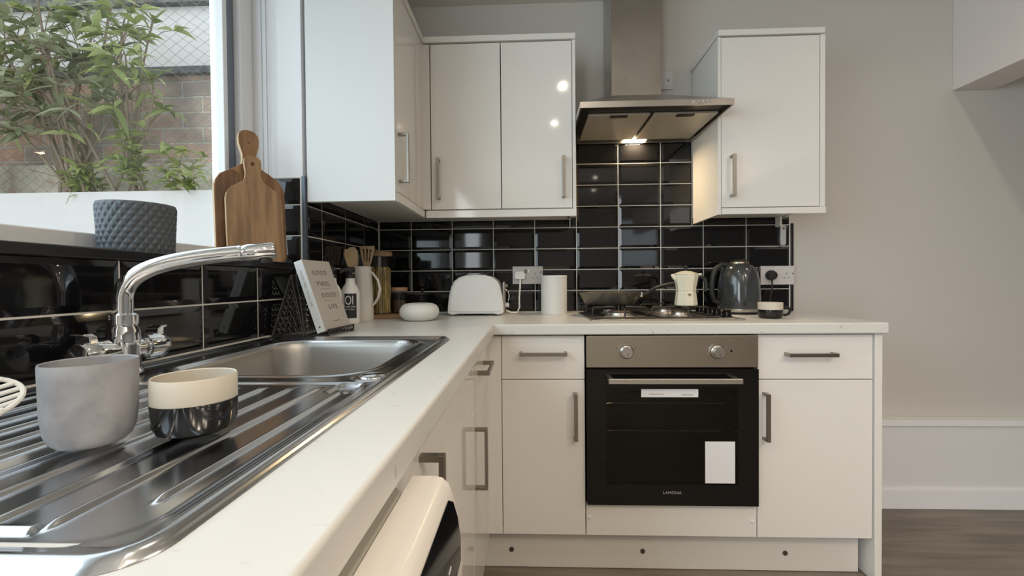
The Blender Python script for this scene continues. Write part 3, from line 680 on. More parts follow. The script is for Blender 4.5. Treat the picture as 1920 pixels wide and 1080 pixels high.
def paddle(w_, hb, ht, hw, neck, r=.02):
    """rounded body of height hb, shoulders to neck, handle half-width hw up to ht"""
    c = w_ / 2; pts = []
    for i in range(7): a = math.radians(180 + 90 * i / 6); pts.append((r + r * math.cos(a), r + r * math.sin(a)))
    for i in range(7): a = math.radians(270 + 90 * i / 6); pts.append((w_ - r + r * math.cos(a), r + r * math.sin(a)))
    def side(s_):
        P_ = [(c, hb * .72), (c * .995, hb * .80), (c * .95, hb * .86), (c * .82, hb * .93), (c * .55, hb * .99), (c * .36, hb * 1.03), (neck * 1.12, hb * 1.07), (neck, hb * 1.12), (neck * 1.0, hb * 1.17), (hw * .98, ht - hw * 1.6), (hw, ht - hw * .9), (hw * .92, ht - hw * .45), (hw * .6, ht - hw * .12), (hw * .2, ht)]
        return [(c + s_ * a, b) for a, b in P_]
    R_ = side(1); L_ = side(-1)[::-1]
    return pts + R_ + L_
t = board('chopping_board', 'larger dark-striped acacia paddle board at the back on the window sill', (-.1405, -.9262, 1.1185), .8724, .070, paddle(.189, .275, .398, .0275, .0185, .02), (.0945, .358, .0045), .016, [m_wood, m_woodedge])
# dark heartwood stripe inlaid on the big board
ol = [q for q in paddle(.189, .275, .398, .0275, .0185, .02) if q[0] < .0945 and .02 < q[1] < .305]
ol = sorted(ol, key=lambda q: q[1]); MB().prism([(a + .0035, b) for a, b in ol if a + .0035 < .062] + [(.066, .262), (.066, .03)], fXZ, -.0008, .001).build('dark_stripe', m_darkwood, t)
t = board('chopping_board', 'smaller pale oak paddle board leaning in front on the window sill', (-.1010, -.9345, 1.1185), .8122, .120, paddle(.1475, .232, .317, .0225, .0200, .018), (.0738, .293, .0055), .014, [m_wood2, m_woodedge])
t = thing('blind_chain', 'white beaded blind chain hanging beside the window', 'blind chain', (-.09, -.735, 1.3))
for x in (-.116, -.101):
    mb = MB()
    zz = 1.36
    while zz < 2.22:
        mb.lathe([(.0002, -.0021), (.0016, -.0014), (.0021, 0), (.0016, .0014), (.0002, .0021)], (x, -.738, zz), 6); zz += .0056
    mb.tube([(x, -.738, 1.355), (x, -.738, 2.23)], .0006, 4); mb.build('bead_strand', M('grey_bead', (.42, .43, .45), .4), t)

# ------------------------------------------------------------------ book on stand
byaw, blean = 1.49516, .32618
u = V((math.cos(byaw), math.sin(byaw), 0)); n_ = V((math.sin(byaw), -math.cos(byaw), 0))
h_ = V((0, 0, 1)) * math.cos(blean) - n_ * math.sin(blean); nn = n_ * math.cos(blean) + V((0, 0, 1)) * math.sin(blean)
R_ = Matrix((u, -nn, h_)).transposed(); BO = V((.1620, -.9164, .9213))
t = thing('book', 'upright grey and white hardback book leaning on the black stand', 'book', BO, R_, world=False)
bw, bh, bt = .1477, .2133, .0253
B(0.002, bw, 0, .0025, 0, bh).build('front_cover', m_book, t, bevel=.0008)
B(0.002, bw, bt - .0025, bt, 0, bh).build('back_cover', m_book, t, bevel=.0008)
B(0, .002, 0, bt, 0, bh).build('spine', m_spine, t, bevel=.0008)
B(.002, bw - .004, .0026, bt - .0026, .003, bh - .003).build('pages', m_pages, t)
for s_, xx, zz in (('GOOD', .030, .168), ('VIBES,', .035, .134), ('GOOD', .042, .098), ('LIFE', .060, .062)):
    text(s_, .0195, m_ink, lambda a, b, c, xx=xx, zz=zz: V((xx + a, -.0004 - c, zz + b)), t, 'cover_lettering', spacing=1.35, sx=1.12)
for zz in (.124, .088): B(.045, .100, -.0005, 0, zz, zz + .0006).build('cover_rule', m_ink, t)
B(.055, .098, -.0005, 0, .024, .0256).build('cover_rule', m_ink, t)
text('GOOD VIBES, GOOD LIFE', .008, m_book, lambda a, b, c: V((-.0004 - c, .016 - b * 1.0, .185 - a)), t, 'spine_lettering', spacing=1.2)
B(-.0005, 0, .010, .015, .013, .018).build('spine_mark', m_ink, t)

t = thing('book_stand', 'black lattice metal stand behind and under the book', 'book stand', (.10, -.82, W))
# feet: front lip of small loops
mb = MB()
def loop(c, a_, b_, rx, rz, r=.0016, n=10): return mb.tube([c + a_ * rx * math.cos(2 * PI * k / n) + b_ * rz * math.sin(2 * PI * k / n) for k in range(n + 1)], r, 6, cap=False)
L0 = BO + n_ * .006; 
mb.tube([BO + n_ * .008 + V((0, 0, -.009)) - u * .004, BO + n_ * .008 + u * (bw + .004) + V((0, 0, -.009))], .0022, 8)
mb.tube([BO + n_ * .010 + V((0, 0, .004)) - u * .004, BO + n_ * .010 + u * (bw + .004) + V((0, 0, .004))], .0018, 8)
for k in range(8): loop(BO + n_ * .009 + u * (.008 + k * .0188) + V((0, 0, -.0045)), u, V((0, 0, 1)), .0075, .0065)
for q in (0.0, bw): mb.tube([BO + n_ * .010 + u * q + V((0, 0, .004)), BO + n_ * .010 + u * q + V((0, 0, -.013)), BO - n_ * .05 + u * q + V((0, 0, -.013)), BO - n_ * .11 + u * q + V((0, 0, -.013))], .003, 8)
for k in range(5): mb.tube([BO + n_ * .006 + u * (.012 + k * .03) + V((0, 0, -.0115)), BO - n_ * .05 + u * (.012 + k * .03) + V((0, 0, -.0115))], .002, 6)
mb.build('front_lip', m_wire, t)
# triangular lattice side plates
def tri(A, Bp, Cp, nm):
    global mb
    mb = MB(); mb.tube([A, Bp], .0032, 8); mb.tube([Bp, Cp], .0032, 8); mb.tube([Cp, A], .0032, 8)
    rows = 11
    for r_ in range(1, rows):
        s_ = r_ / rows; P_, Q_ = A.lerp(Bp, s_), A.lerp(Cp, s_); L = (Q_ - P_).length; k_ = max(1, int(L / .0145))
        for i in range(k_):
            c = P_.lerp(Q_, (i + .5) / k_); e = (Q_ - P_).normalized() * .0062; upv = V((0, 0, .0125))
            mb.tube([c - e * 1.05 - upv * .5, c - e * .7 + upv * .25, c + upv * .55, c + e * .7 + upv * .25, c + e * 1.05 - upv * .5], .0019, 6)
    mb.build(nm, m_wire, t)
ap = V((.040, -.868, 1.080))
tri(ap, V((.014, -.925, .9085)), V((.105, -.925, .9085)), 'lattice_panel')
tri(ap + V((0, .012, 0)), V((.014, -.915, .9085)), V((.014, -.745, .9085)), 'lattice_panel')
tri(ap + V((.012, .006, 0)), V((.105, -.918, .9085)), V((.105, -.765, .9085)), 'lattice_panel')

# ------------------------------------------------------------------ corner group: bottles, jug, jars
def bottle(x, y, label, lab):
    t_ = thing('pump_bottle', label, 'bottle', (x, y, W), group=None)
    MB().lathe([(.0005, 0), (.031, 0), (.0345, .004), (.035, .010), (.035, .108), (.033, .122), (.026, .137), (.018, .148), (.0165, .160), (.0165, .168), (.0005, .168)], (x, y, W), 48).build('bottle_body', m_soap, t_)
    p = MB().lathe([(.0005, .168), (.0175, .168), (.0175, .182), (.0075, .184), (.0075, .196), (.0005, .196)], (x, y, W), 28)
    p.tube([(x, y, W + .190), (x - .0, y, W + .199)], .012, 16)
    p.tube([(x + .012, y + .010, W + .199), (x - .004, y - .004, W + .200), (x - .020, y - .022, W + .197), (x - .026, y - .030, W + .186)], [.010, .0105, .008, .005], 14)
    p.build('pump', m_blackm, t_)
    if lab:
        mb = MB(); a0, a1 = -1.80, -.55; n = 20; r = .0354
        vs = [(x + r * math.cos(a0 + (a1 - a0) * i / n), y + r * math.sin(a0 + (a1 - a0) * i / n), z) for z in (W + .022, W + .112) for i in range(n + 1)]
        mb.add(vs, [(i, i + 1, i + n + 2, i + n + 1) for i in range(n)]); lb = mb.build('label', m_label, t_)
        def wrap(a, b, c, zz, off): an = off + a / r; return V((x + (r + .0004 + c) * math.cos(an), y + (r + .0004 + c) * math.sin(an), W + zz + b))
        text('OI', .047, m_labelw, lambda a, b, c: wrap(a, b, c, .072, a0 + .06), lb, 'label_lettering', sx=.62, extrude=.0002)
        text('body wash', .0085, m_labelw, lambda a, b, c: wrap(a, b, c, .062, a0 + .10), lb, 'label_lettering', sx=1.0, extrude=.0002)
        text('All in One', .0075, m_labelw, lambda a, b, c: wrap(a, b, c, .052, a0 + .10), lb, 'label_lettering', sx=1.0, extrude=.0002)
    return t_
bottle(.072, -.520, 'white pump bottle with a black label between book and jug', True)
bottle(.042, -.610, 'white pump bottle mostly hidden behind the book', False)
jx, jy = .073, -.400
t = thing('jug', 'tall white ceramic jug holding wooden utensils', 'jug', (jx, jy, W))
MB().lathe([(.0005, 0), (.040, 0), (.042, .003), (.0415, .03), (.039, .12), (.0355, .195), (.0352, .215), (.0335, .2155), (.033, .195), (.037, .10), (.038, .012), (.0005, .008)], (jx, jy, W), 56).build('jug_body', m_jug, t)
hd = V((math.cos(-.25), math.sin(-.25), 0)); c = V((jx, jy, W))
MB().tube([c + hd * .033 + V((0, 0, .195)), c + hd * .050 + V((0, 0, .185)), c + hd * .070 + V((0, 0, .160)), c + hd * .078 + V((0, 0, .128)), c + hd * .072 + V((0, 0, .095)), c + hd * .055 + V((0, 0, .070)), c + hd * .038 + V((0, 0, .058))], .0048, 14).build('jug_handle', m_jug, t)
def spatula(name, label, foot, topc, wv, slots):
    t_ = thing(name, label, 'utensil', foot); f0, tp = V(foot), V(topc); ax = (tp - f0).normalized(); wd = (V(wv) - ax * V(wv).dot(ax)).normalized(); nd = ax.cross(wd)
    L = (tp - f0).length; hl = .085
    f = lambda uu, vv, dd: f0 + wd * uu + ax * vv + nd * dd
    mb = MB(); wB, wT = .012, .031 if slots else .020
    if slots:
        n = 3; sw = .0052
        xs = [-1, -.64, -.38, -.13, .13, .38, .64, 1]
        za, zb_ = L - hl + .022, L - .012
        for k in range(7):
            a, b = xs[k], xs[k + 1]; slot = k in (1, 3, 5)
            wd_ = lambda v: wB + (wT - wB) * sst(L - hl, L - hl + .05, v)
            for (v0, v1) in (((L - hl, za), (zb_, L)) if slot else ((L - hl, za), (za, zb_), (zb_, L))):
                mb.add([f(a * wd_(v0), v0, -.002), f(b * wd_(v0), v0, -.002), f(b * wd_(v1), v1, -.002), f(a * wd_(v1), v1, -.002), f(a * wd_(v0), v0, .002), f(b * wd_(v0), v0, .002), f(b * wd_(v1), v1, .002), f(a * wd_(v1), v1, .002)],
                       [(0, 3, 2, 1), (4, 5, 6, 7), (0, 1, 5, 4), (1, 2, 6, 5), (2, 3, 7, 6), (3, 0, 4, 7)])
    else:
        P_ = [(-.008, L - hl), (.008, L - hl), (.018, L - .05), (.021, L - .02), (.012, L), (-.012, L), (-.021, L - .02), (-.018, L - .05)]
        mb.prism(P_, f, -.003, .003)
    mb.build('blade', m_utwood, t_)
    MB().tube([f(0, 0, 0), f(0, L - hl + .006, 0)], .0055, 10).build('shaft', m_utwood, t_)
spatula('wooden_spatula', 'slotted wooden spatula standing in the white jug', (.078, -.385, W + .016), (.083, -.372, 1.204), (1, -.15, 0), True)
spatula('wooden_spoon', 'plain wooden spatula leaning left in the white jug', (.072, -.385, W + .016), (.030, -.400, 1.198), (.75, .65, 0), False)
spatula('wooden_spoon', 'narrow wooden utensil leaning furthest left in the white jug', (.068, -.410, W + .016), (.026, -.437, 1.188), (.35, .9, 0), False)
# wooden tray with jars
tag(B(.045, .245, -.330, -.150, W + .0005, W + .017).build('wooden_tray', m_bamboo, bevel=.002), 'low wooden tray under the storage jars in the corner', 'tray')
zt_ = W + .0175
t = thing('storage_jar', 'tall glass jar of pasta with a wooden lid in the corner', 'jar', (.097, -.262, zt_))
MB().lathe([(.0465, 0), (.047, .002), (.047, .245), (.0455, .245), (.0455, .003), (.0465, 0)], (.097, -.262, zt_), 40, True).build('jar_glass', m_jarglass, t)
MB().lathe([(.0005, .246), (.050, .246), (.051, .249), (.051, .262), (.049, .265), (.0005, .265)], (.097, -.262, zt_), 40).build('jar_lid', m_bamboo, t)
mb = MB()
for i in range(70):
    a = random.uniform(0, 2 * PI); r = .041 * math.sqrt(random.random()); q = V((.097 + r * math.cos(a), -.262 + r * math.sin(a), zt_ + .004)); hh = random.uniform(.165, .20)
    mb.tube([q, q + V((random.uniform(-.002, .002), random.uniform(-.002, .002), hh))], .0028, 6)
o = tag(mb.build('spaghetti', m_pasta), 'dry yellow pasta standing inside the tall jar', 'pasta'); o['kind'] = 'stuff'
t = thing('storage_jar', 'short glass jar with a wooden lid beside the tall pasta jar', 'jar', (.168, -.215, zt_))
MB().lathe([(.031, 0), (.032, .002), (.032, .095), (.0305, .095), (.0305, .003), (.031, 0)], (.164, -.215, zt_), 36, True).build('jar_glass', m_jarglass, t)
MB().lathe([(.0005, .096), (.036, .096), (.037, .099), (.037, .109), (.035, .112), (.0005, .112)], (.164, -.215, zt_), 36).build('jar_lid', m_bamboo, t)
o = tag(MB().lathe([(.0005, .004), (.029, .004), (.029, .050), (.018, .056), (.0005, .058)], (.164, -.215, zt_), 28).build('ground_coffee', M('coffee', (.075, .045, .03), .9, bump=(300, ONE, .6, .002)), ), 'brown grounds filling the short jar halfway', 'coffee'); o['kind'] = 'stuff'
t = thing('black_canister', 'small black lidded canister behind the white bowl', 'canister', (.225, -.105, W))
MB().prism(rrect(.165, .262, -.150, -.070, .015), fXY, W, W + .092).build('canister_body', m_black, t, bevel=.003)
MB().prism(rrect(.162, .265, -.153, -.067, .015), fXY, W + .0925, W + .104).build('canister_lid', m_blackm, t, bevel=.003)
MB().lathe([(.0005, 0), (.006, 0), (.006, .006), (.010, .012), (.008, .018), (.0005, .019)], (.242, -.110, W + .104), 18).build('lid_knob', m_blackm, t)
# white rounded bowl
t = thing('sugar_bowl', 'low rounded white ceramic bowl in front of the corner jars', 'bowl', (.301, -.410, W))
MB().lathe([(.0005, 0), (.045, 0), (.058, .004), (.070, .014), (.0765, .028), (.0775, .036), (.075, .048), (.067, .060), (.055, .0665), (.045, .068), (.043, .066), (.055, .058), (.066, .045), (.068, .034), (.055, .012), (.0005, .008)], (.301, -.405, W), 64).build('bowl_body', m_whitem, t)

# ------------------------------------------------------------------ toaster
t = thing('toaster', 'white two-slice toaster with arched sides against the back wall', 'toaster', (.498, -.12, W))
ty0, ty1 = -.195, -.045
prof = [(.372, .010), (.374, .05), (.380, .095), (.390, .135), (.403, .160), (.425, .178), (.46, .188), (.50, .190), (.54, .188), (.575, .178), (.596, .160), (.608, .135), (.616, .095), (.621, .05), (.623, .010), (.600, .003), (.575, .008), (.42, .008), (.395, .003)]
prof = [(a, W + b * .965) for a, b in prof]
MB().prism(prof, fXZ, ty0, ty1).build('toaster_body', m_white, t, bevel=.010, seg=4)
MB().prism([(.497 + (a - .497) * .90, W + .012 + (b - W) * .88) for a, b in prof[:15]], fXZ, ty0 - .0035, ty0 + .001).build('side_panel', m_white, t, bevel=.003, seg=3)
B(.425, .57, ty0 + .045, ty0 + .060, W + .1835, W + .1845).build('bread_slot', m_blackm, t); B(.425, .57, ty1 - .060, ty1 - .045, W + .1835, W + .1845).build('bread_slot', m_blackm, t)
B(.617, .628, ty0 + .030, ty1 - .03, W + .02, W + .15).build('control_end', m_socket, t, bevel=.004)
MB().tube([(.620, -.12, W + .132), (.640, -.125, W + .132)], .0085, 16).build('lift_lever', m_chrome, t)
MB().tube([(.622, -.13, W + .046), (.645, -.13, W + .046)], .0125, 20).build('browning_dial', m_chrome, t)
MB().tube([(.628, -.125, W + .118), (.640, -.13, W + .105), (.645, -.13, W + .085), (.640, -.13, W + .062)], .0024, 8).build('lever_guide', m_chrome, t)
MB().box(.41, .45, ty0 + .01, ty0 + .04, W, W + .006).box(.54, .58, ty0 + .01, ty0 + .04, W, W + .006).box(.41, .58, ty1 - .04, ty1 - .01, W, W + .006).build('feet', m_blackm, t)
# white canister
t = thing('white_canister', 'plain white cylindrical canister between socket and hob', 'canister', (.850, -.098, W))
MB().lathe([(.0005, 0), (.058, 0), (.0595, .0015), (.0595, .166), (.0005, .166)], (.850, -.098, W), 56).build('canister_body', m_whitem, t)
MB().lathe([(.0005, .1664), (.0605, .1664), (.0605, .175), (.059, .1765), (.0005, .1765)], (.850, -.098, W), 56).build('canister_lid', m_white, t)

# ------------------------------------------------------------------ hob
t = thing('gas_hob', 'stainless steel four-burner gas hob on the worktop', 'hob', (1.25, -.26, W))
HX0, HX1, HY0, HY1 = .966, 1.536, -.482, -.050
MB().prism(rrect(HX0, HX1, HY0, HY1, .012), fXY, W + .0003, W + .005).prism(rrect(HX0 + .018, HX1 - .018, HY0 + .018, HY1 - .018, .02), fXY, W + .005, W + .0072).build('hob_plate', m_steel, t, bevel=.002)
burn = [(1.095, -.355, .050), (1.095, -.165, .036), (1.335, -.355, .036), (1.335, -.165, .046)]
for bx_, by_, br_ in burn:
    zb_ = W + .0073
    b_ = MB().lathe([(.0005, 0), (br_ + .008, 0), (br_ + .006, .004), (br_ - .002, .006), (br_ - .004, .016), (.0005, .016)], (bx_, by_, zb_), 36).build('burner', M('burner_alloy', (.55, .50, .44), .35, .9), t)
    MB().lathe([(.0005, .0163), (br_ - .004, .0163), (br_ - .003, .020), (br_ - .008, .0225), (.0005, .0235)], (bx_, by_, zb_), 36).build('burner_cap', M('burner_cap_metal', (.10, .08, .07), .4, .5), b_)
for gx0, gx1 in ((.990, 1.205), (1.225, 1.445)):
    mb = MB(); zg = W + .0445; r = .0032; zl = W + .0110
    ring = [(a, b, zg) for a, b in rrect(gx0, gx1, -.458, -.072, .02, 4)]
    mb.tube([(gx0 - .003, -.458, zl), (gx1 + .003, -.458, zl)], r, 8); mb.tube([(gx0, -.075, zl), (gx1, -.075, zl)], r, 8); mb.tube([(gx0, -.458, zl), (gx0, -.075, zl)], r, 8); mb.tube([(gx1, -.458, zl), (gx1, -.075, zl)], r, 8)
    cx = (gx0 + gx1) / 2
    for by_ in (-.355, -.165):
        for (ex, ey, ix, iy) in ((gx0, by_, cx - .022, by_), (gx1, by_, cx + .022, by_), (cx, by_ - .095, cx, by_ - .022), (cx, by_ + .090, cx, by_ + .022)):
            dx, dy = ix - ex, iy - ey; L = math.hypot(dx, dy); ux_, uy_ = dx / L * .010, dy / L * .010
            mb.tube([(ex, ey, zl), (ex, ey, zg - .008), (ex + ux_ * .3, ey + uy_ * .3, zg - .002), (ex + ux_, ey + uy_, zg), (ix, iy, zg), ], r, 8)
    mb.build('pan_support', m_wire, t)
for i, y in enumerate((-.405, -.315, -.225, -.135)):
    kx = 1.497
    k_ = MB().lathe([(.0005, 0), (.020, 0), (.020, .004), (.0165, .006), (.0155, .022), (.0005, .023)], (kx, y, W + .0052), 28).build('hob_knob', m_black, t)
    B(kx - .0155, kx + .0155, y - .003, y + .003, W + .0280, W + .034).build('knob_grip', m_black, k_, bevel=.001)
# frying pan on rear left burner
px_, py_ = 1.088, -.190; zp = W + .0482
t = thing('frying_pan', 'dark frying pan on the rear left burner', 'pan', (px_, py_, zp))
MB().lathe([(.0005, 0), (.098, 0), (.108, .004), (.124, .025), (.133, .045), (.136, .052), (.1345, .0525), (.130, .046), (.120, .024), (.104, .006), (.0005, .004)], (px_, py_, zp), 72).build('pan_body', m_pan, t)
MB().tube([(px_ + .128, py_ - .005, zp + .040), (px_ + .140, py_ - .008, zp + .040)], .010, 18).build('handle_rivet', m_chrome, t)
MB().tube([(px_ + .138, py_ - .008, zp + .040), (px_ + .158, py_ - .012, zp + .046), (px_ + .175, py_ - .016, zp + .060), (px_ + .200, py_ - .020, zp + .072), (px_ + .245, py_ - .026, zp + .084), (px_ + .285, py_ - .032, zp + .092)], [.008, .010, .0105, .011, .0115, .008], 16, flat=.7).build('pan_handle', m_blackm, t)
# moka pot
mx, my = 1.366, -.335; zm = W + .0482
t = thing('moka_pot', 'cream octagonal stovetop coffee maker on the front right burner', 'coffee maker', (mx, my, zm))
def oct8(mb, prof):
    n = 8; L = len(prof); vs = []
    for r, z in prof:
        for k in range(n): a = 2 * PI * (k + .5) / n; vs.append((mx + r * math.cos(a), my + r * math.sin(a), zm + z))
    fs = [(i * n + k, i * n + (k + 1) % n, (i + 1) * n + (k + 1) % n, (i + 1) * n + k) for i in range(L - 1) for k in range(n)] + [tuple(range(n))[::-1], tuple((L - 1) * n + k for k in range(n))]
    return mb.add(vs, fs)
oct8(MB(), [(.041, 0), (.0435, .003), (.0435, .008), (.0375, .058), (.0385, .060)]).build('boiler', m_cream, t, ang=20)
oct8(MB(), [(.0385, .0605), (.0380, .068), (.0385, .072), (.0465, .116), (.0470, .124), (.0455, .125)]).build('upper_chamber', m_cream, t, ang=20)
oct8(MB(), [(.0475, .1255), (.0470, .128), (.020, .1375), (.004, .139)]).build('pot_lid', m_cream, t, ang=20)
MB().tube([(mx - .030, my, zm + .100), (mx - .050, my - .002, zm + .118), (mx - .058, my - .002, zm + .1245)], [.012, .009, .004], 12).build('spout', m_cream, t)
B(mx + .038, mx + .062, my - .006, my + .006, zm + .120, zm + .129).build('hinge', m_cream, t, bevel=.002)
MB().lathe([(.0005, 0), (.006, 0), (.005, .006), (.009, .014), (.008, .021), (.0005, .022)], (mx, my, zm + .139), 16).build('lid_knob', m_blackm, t)
MB().tube([(mx + .044, my, zm + .117), (mx + .062, my, zm + .116), (mx + .076, my, zm + .104), (mx + .080, my, zm + .080), (mx + .076, my, zm + .056)], [.007, .007, .0075, .0075, .0065], 12).build('pot_handle', m_blackm, t)
MB().lathe([(.0005, 0), (.0050, 0), (.0050, .005), (.0005, .006)], (mx, my - .0375, zm + .045), 14, mat=rotX).build('valve', m_handle, t)
# kettle
kx, ky = 1.667, -.140
t = thing('kettle', 'dark grey glossy electric kettle right of the hob', 'kettle', (kx, ky, W))
MB().lathe([(.0005, 0), (.084, 0), (.084, .003), (.078, .006), (.078, .010), (.0005, .010)], (kx, ky, W), 56).build('power_base', m_blackm, t)
MB().lathe([(.0005, .0105), (.0845, .0105), (.0855, .012), (.0855, .024), (.0005, .024)], (kx, ky, W), 56).build('steel_ring', m_steel, t)
MB().lathe([(.0005, .0245), (.0865, .0245), (.088, .028), (.0875, .07), (.085, .12), (.081, .155), (.074, .185), (.064, .205), (.052, .216), (.044, .220), (.0005, .220)], (kx, ky, W), 64).build('kettle_body', m_kettle, t)
MB().lathe([(.0005, .2205), (.042, .2205), (.041, .227), (.034, .234), (.020, .239), (.0005, .240)], (kx, ky, W), 48).build('kettle_lid', M('lid_steel', (.42, .38, .30), .25, 1.0), t)
MB().tube([(kx - .046, ky, W + .215), (kx - .075, ky, W + .216), (kx - .100, ky, W + .200), (kx - .112, ky, W + .170), (kx - .118, ky, W + .130), (kx - .118, ky, W + .090), (kx - .108, ky, W + .060), (kx - .083, ky, W + .050)], [.011, .012, .012, .0115, .011, .011, .011, .010], 16).build('kettle_handle', m_blackm, t)
MB().tube([(kx + .052, ky - .012, W + .175), (kx + .082, ky - .016, W + .199)], [.016, .007], 14).build('kettle_spout', m_kettle, t)
# small mug
ux2, uy2 = 1.668, -.392
t = thing('two_tone_mug', 'small black and white mug with a round handle in front of the kettle', 'mug', (ux2, uy2, W))
MB().lathe([(.0005, 0), (.036, 0), (.040, .004), (.0425, .012), (.0430, .034), (.042, .034), (.040, .014), (.0005, .008)], (ux2, uy2, W), 48).build('glazed_base', m_cupb, t)
MB().lathe([(.0428, .0342), (.0435, .060), (.0425, .0615), (.0412, .0605), (.0410, .0342)], (ux2, uy2, W), 48, True).build('clay_rim', m_cupc, t)
MB().tube([(ux2 + .040, uy2, W + .040), (ux2 + .056, uy2, W + .043), (ux2 + .071, uy2, W + .038), (ux2 + .075, uy2, W + .026), (ux2 + .068, uy2, W + .015), (ux2 + .054, uy2, W + .011), (ux2 + .040, uy2, W + .014)], .0048, 14).build('mug_handle', m_cupb, t)

# ------------------------------------------------------------------ washing machine
t = thing('washing_machine', 'white washing machine with black control panel under the worktop', 'washing machine', (.35, -1.96, 0))
wy0, wy1 = -2.262, -1.668
B(.05, .600, wy0, wy1, 0.004, .822).build('cabinet_body', m_washer, t, bevel=.006)
MB().prism(rrect(.05, .607, wy0 + .004, wy1 - .022, .018), fXY, .8225, .850).build('machine_lid', m_lid_shaded, t, bevel=.003)
pf = [(.6085, .10), (.6085, .850), (.632, .850), (.640, .8485), (.647, .842), (.652, .828), (.656, .810), (.659, .788), (.6605, .760), (.6605, .735), (.657, .715), (.650, .700), (.650, .10)]
MB().prism(pf, lambda a, b, d: (a, d, b), wy0, wy1).build('front_fascia', m_washer, t, ang=50)
# black control strip follows the fascia curve
cp2 = [(.6500, .835), (.6525, .8265), (.6565, .810), (.6595, .788), (.6607, .768)]
mb = MB(); n = 14
vs = []; 
for i, (a, b) in enumerate(cp2):
    ye = (-1.690, -1.676, -1.6735, -1.6735, -1.680)[i]
    vs += [(a + .0006, ye, b), (a + .0006, wy0 + .05, b)]
mb.add(vs, [(0, 1, 3, 2), (2, 3, 5, 4), (4, 5, 7, 6), (6, 7, 9, 8)]); cpn = mb.build('control_strip', m_wblack, t)
mb = MB()
for i in range(6): mb.add([(.6606, -1.735 - i * .02, .798), (.6606, -1.747 - i * .02, .798), (.6614, -1.747 - i * .02, .796), (.6614, -1.735 - i * .02, .796)], [(0, 1, 2, 3)])
mb.build('control_marks', m_sockw, cpn)
MB().lathe([(.16, 0), (.19, 0), (.19, .012), (.175, .022), (.16, .015)], (.650, -1.965, .40), 48, True, mat=Matrix.Rotation(PI / 2, 3, 'Y')).build('porthole_ring', m_washer, t)
B(.651, .654, -2.1, -1.83, .28, .52).build('porthole_glass', m_wblack, t, bevel=.001)
tag(B(.02, .605, -2.300, -2.282, 0, .866).build('end_panel', m_carc, bevel=.001), 'white end panel supporting the worktop beyond the washing machine', 'panel')

# ------------------------------------------------------------------ garden outside the window
struct(B(-6, -.30, -7, .6, -.1, 0).build('ground', m_patio), 'patio ground outside')
struct(B(-5, -.305, -.05, .14, 0, 1.512).build('wall_garden', m_render), 'low white rendered retaining wall in the garden')
struct(B(-5, -.305, .14, .20, 1.3, 1.70).build('trim_4', m_soil), 'rough cream footing strip above the retaining wall')
struct(B(-5, -.305, .20, .42, 1.3, 2.185).build('wall_brick', m_brick), 'old brick garden wall')
struct(B(-5, -.305, .17, .44, 2.186, 2.222).build('trim_5', m_cope), 'dark coping on the brick wall')
struct(B(-5, -.305, .30, .44, 2.223, 2.62).build('wall_upper', m_render), 'white wall above the brick')
struct(B(-5, -.305, .26, .44, 2.621, 2.75).build('trim_6', m_cope), 'dark board above the white wall')
# chain link fence
mb = MB(); p = .074; fx0, fx1, fz0, fz1 = -3.4, -.5, 1.50, 2.75; k = fx0 - (fz1 - fz0) * 1.35
while k < fx1:
    for s_ in (1, -1):
        xs_, xe_ = (k, k + (fz1 - fz0) * 1.35) if s_ > 0 else (k + (fz1 - fz0) * 1.35, k)
        a, b = V((xs_, .075 + .002 * s_, fz0)), V((xe_, .075 + .002 * s_, fz1)); n = 16
        mb.tube([a.lerp(b, i / n) + V((random.uniform(-.006, .006), 0, random.uniform(-.004, .004))) for i in range(n + 1)], .0009, 4)
    k += p
tag(mb.build('chain_link_fence', m_fence), 'sagging chain link fence in front of the brick garden wall', 'fence')

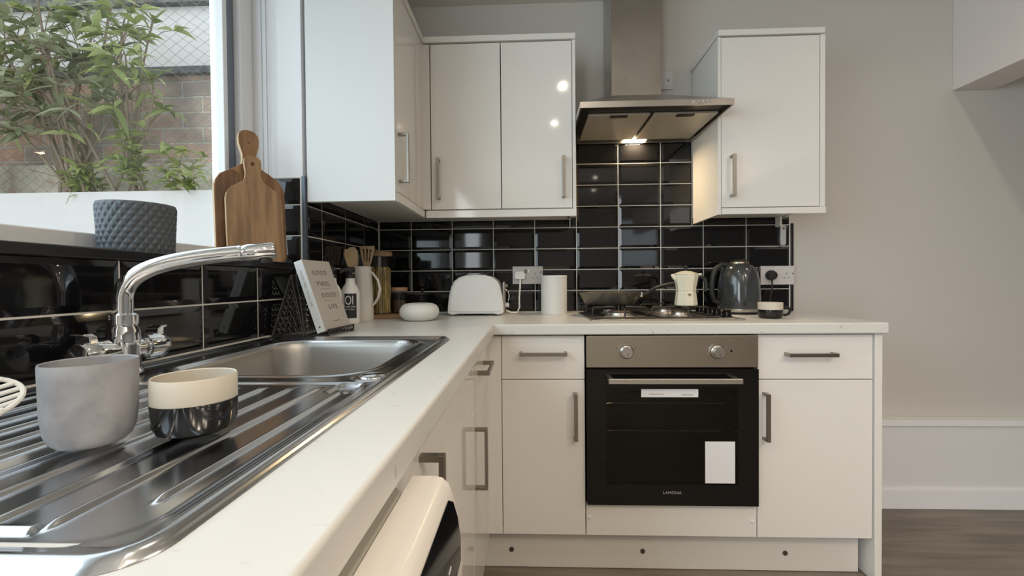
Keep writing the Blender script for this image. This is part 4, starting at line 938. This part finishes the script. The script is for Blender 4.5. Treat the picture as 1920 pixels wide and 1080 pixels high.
def leaf(mb, base, d, L, wd, droop, tw):
    d = d.normalized(); side = d.cross(V((0, 0, 1)))
    if side.length < .1: side = V((1, 0, 0))
    side.normalize(); side = (Matrix.Rotation(tw, 3, d) @ side); upv = side.cross(d)
    st = [(0, .08), (.2, .75), (.45, 1.0), (.75, .62), (1, .02)]; vs = []
    for (s_, w_) in st:
        c_ = base + d * L * s_ + V((0, 0, -droop * L * s_ * s_)); hw = wd * w_ / 2
        vs += [c_ - side * hw + upv * hw * .35, c_, c_ + side * hw + upv * hw * .35]
    fs = []
    for i in range(4):
        for q in (0, 1): a = i * 3 + q; fs.append((a, a + 1, a + 4, a + 3))
    mb.add(vs, fs)
def shrub(label, cx, cy_, nst, H, spread, mleaf, llen, nl=9, name='garden_shrub', heads=0, z0_=1.49, group=None, lean=0):
    t_ = thing(name, label, 'shrub', (cx, cy_, z0_), group=group); stm = MB(); lf = MB(); hd_ = MB()
    small = H < .5
    def cluster(q, ax, n, L):
        for m_ in range(n):
            an = random.uniform(0, 2 * PI); d_ = V((math.cos(an), math.sin(an) * .8 - .25, random.uniform(-.35, .6))) + ax * .55
            leaf(lf, q + ax * random.uniform(-.02, .02), d_, L * random.uniform(.55, 1.2), L * random.uniform(.20, .30), random.uniform(.1, .7), random.uniform(-.9, .9))
    for s_ in range(nst):
        a = random.uniform(0, 2 * PI); rr = random.uniform(.25, 1) * spread; h = H * random.uniform(.45, 1.05)
        b0 = V((cx + random.uniform(-.4, .4) * spread * .5, cy_ + random.uniform(-.03, .03), z0_))
        tip = V((cx + rr * math.cos(a) + lean * random.random(), min(.05, cy_ + rr * .55 * math.sin(a) - .08), z0_ + h))
        mid = b0.lerp(tip, .5) + V((random.uniform(-.10, .10), random.uniform(-.06, 0), .12 * H)); pth = bez([b0, mid, tip, tip + V((random.uniform(-.12, .12), -.04, -.05 * H))], 12)
        stm.tube(pth, [(.0075 if not small else .003) * (1 - .75 * i / 12) for i in range(13)], 6)
        for k in range(nl):
            i = random.uniform(3 if not small else 1, 12); i0 = int(min(i, 11)); q = pth[i0].lerp(pth[i0 + 1], i - i0 if i < 12 else 1); ax = (pth[i0 + 1] - pth[i0]).normalized()
            if small or i > 9: cluster(q, ax, 3, llen)
            if not small:                            # side twig carrying a tuft at its end
                e = q + V((random.uniform(-.16, .16), random.uniform(-.14, .0), random.uniform(-.05, .12))); m0 = q.lerp(e, .5) + V((0, 0, .02)); stm.tube([q, m0, e], .0020, 4)
                cluster(e, (e - q).normalized(), random.choice((2, 3, 4, 5)), llen)
        for k in range(2 if not small else 0):       # bare twigs
            q = pth[random.randint(1, 7)]; stm.tube([q, q + V((random.uniform(-.15, .15), random.uniform(-.08, .02), random.uniform(.02, .22)))], .0016, 4)
        if s_ < heads:
            e = pth[-1]
            for k in range(60): c_ = e + V((random.gauss(0, .016), random.gauss(0, .016), random.gauss(-.02, .026))); hd_.lathe([(.0005, -.004), (.0045, 0), (.0005, .004)], c_, 5)
    stm.build('stems', m_stem, t_); lf.build('foliage', mleaf, t_, ang=60, rec=False)
    if heads: hd_.build('dried_flower_heads', m_dry, t_)
G = 'shrubs outside the window'
shrub('tall leafy shrub at the far left edge of the window view', -2.05, .00, 19, 1.08, .46, m_leafa, .12, 8, group=G)
shrub('grey green shrub with dried flower heads in the middle of the window view', -1.52, .00, 17, 1.05, .46, m_leafb, .115, 8, heads=3, group=G)
shrub('pale green shrub reaching toward the window frame', -1.28, .0, 8, .90, .30, m_leafa, .11, 6, group=G, lean=.12)
shrub('shrub growing beyond the left edge of the view', -2.60, .0, 11, 1.1, .35, m_leafa, .14, 7, group=G)
for x, lb, h in ((-1.42, 'low bright green plant at the foot of the brick wall, leftmost of three', .17), (-1.20, 'low bright plant at the foot of the brick wall, middle of three', .26), (-.93, 'low bright plant at the foot of the brick wall nearest the window frame', .19)):
    shrub(lb, x, .02, 7, h, .10, m_leafc, .085, 5, name='low_plant', group='low plants at the foot of the brick wall')
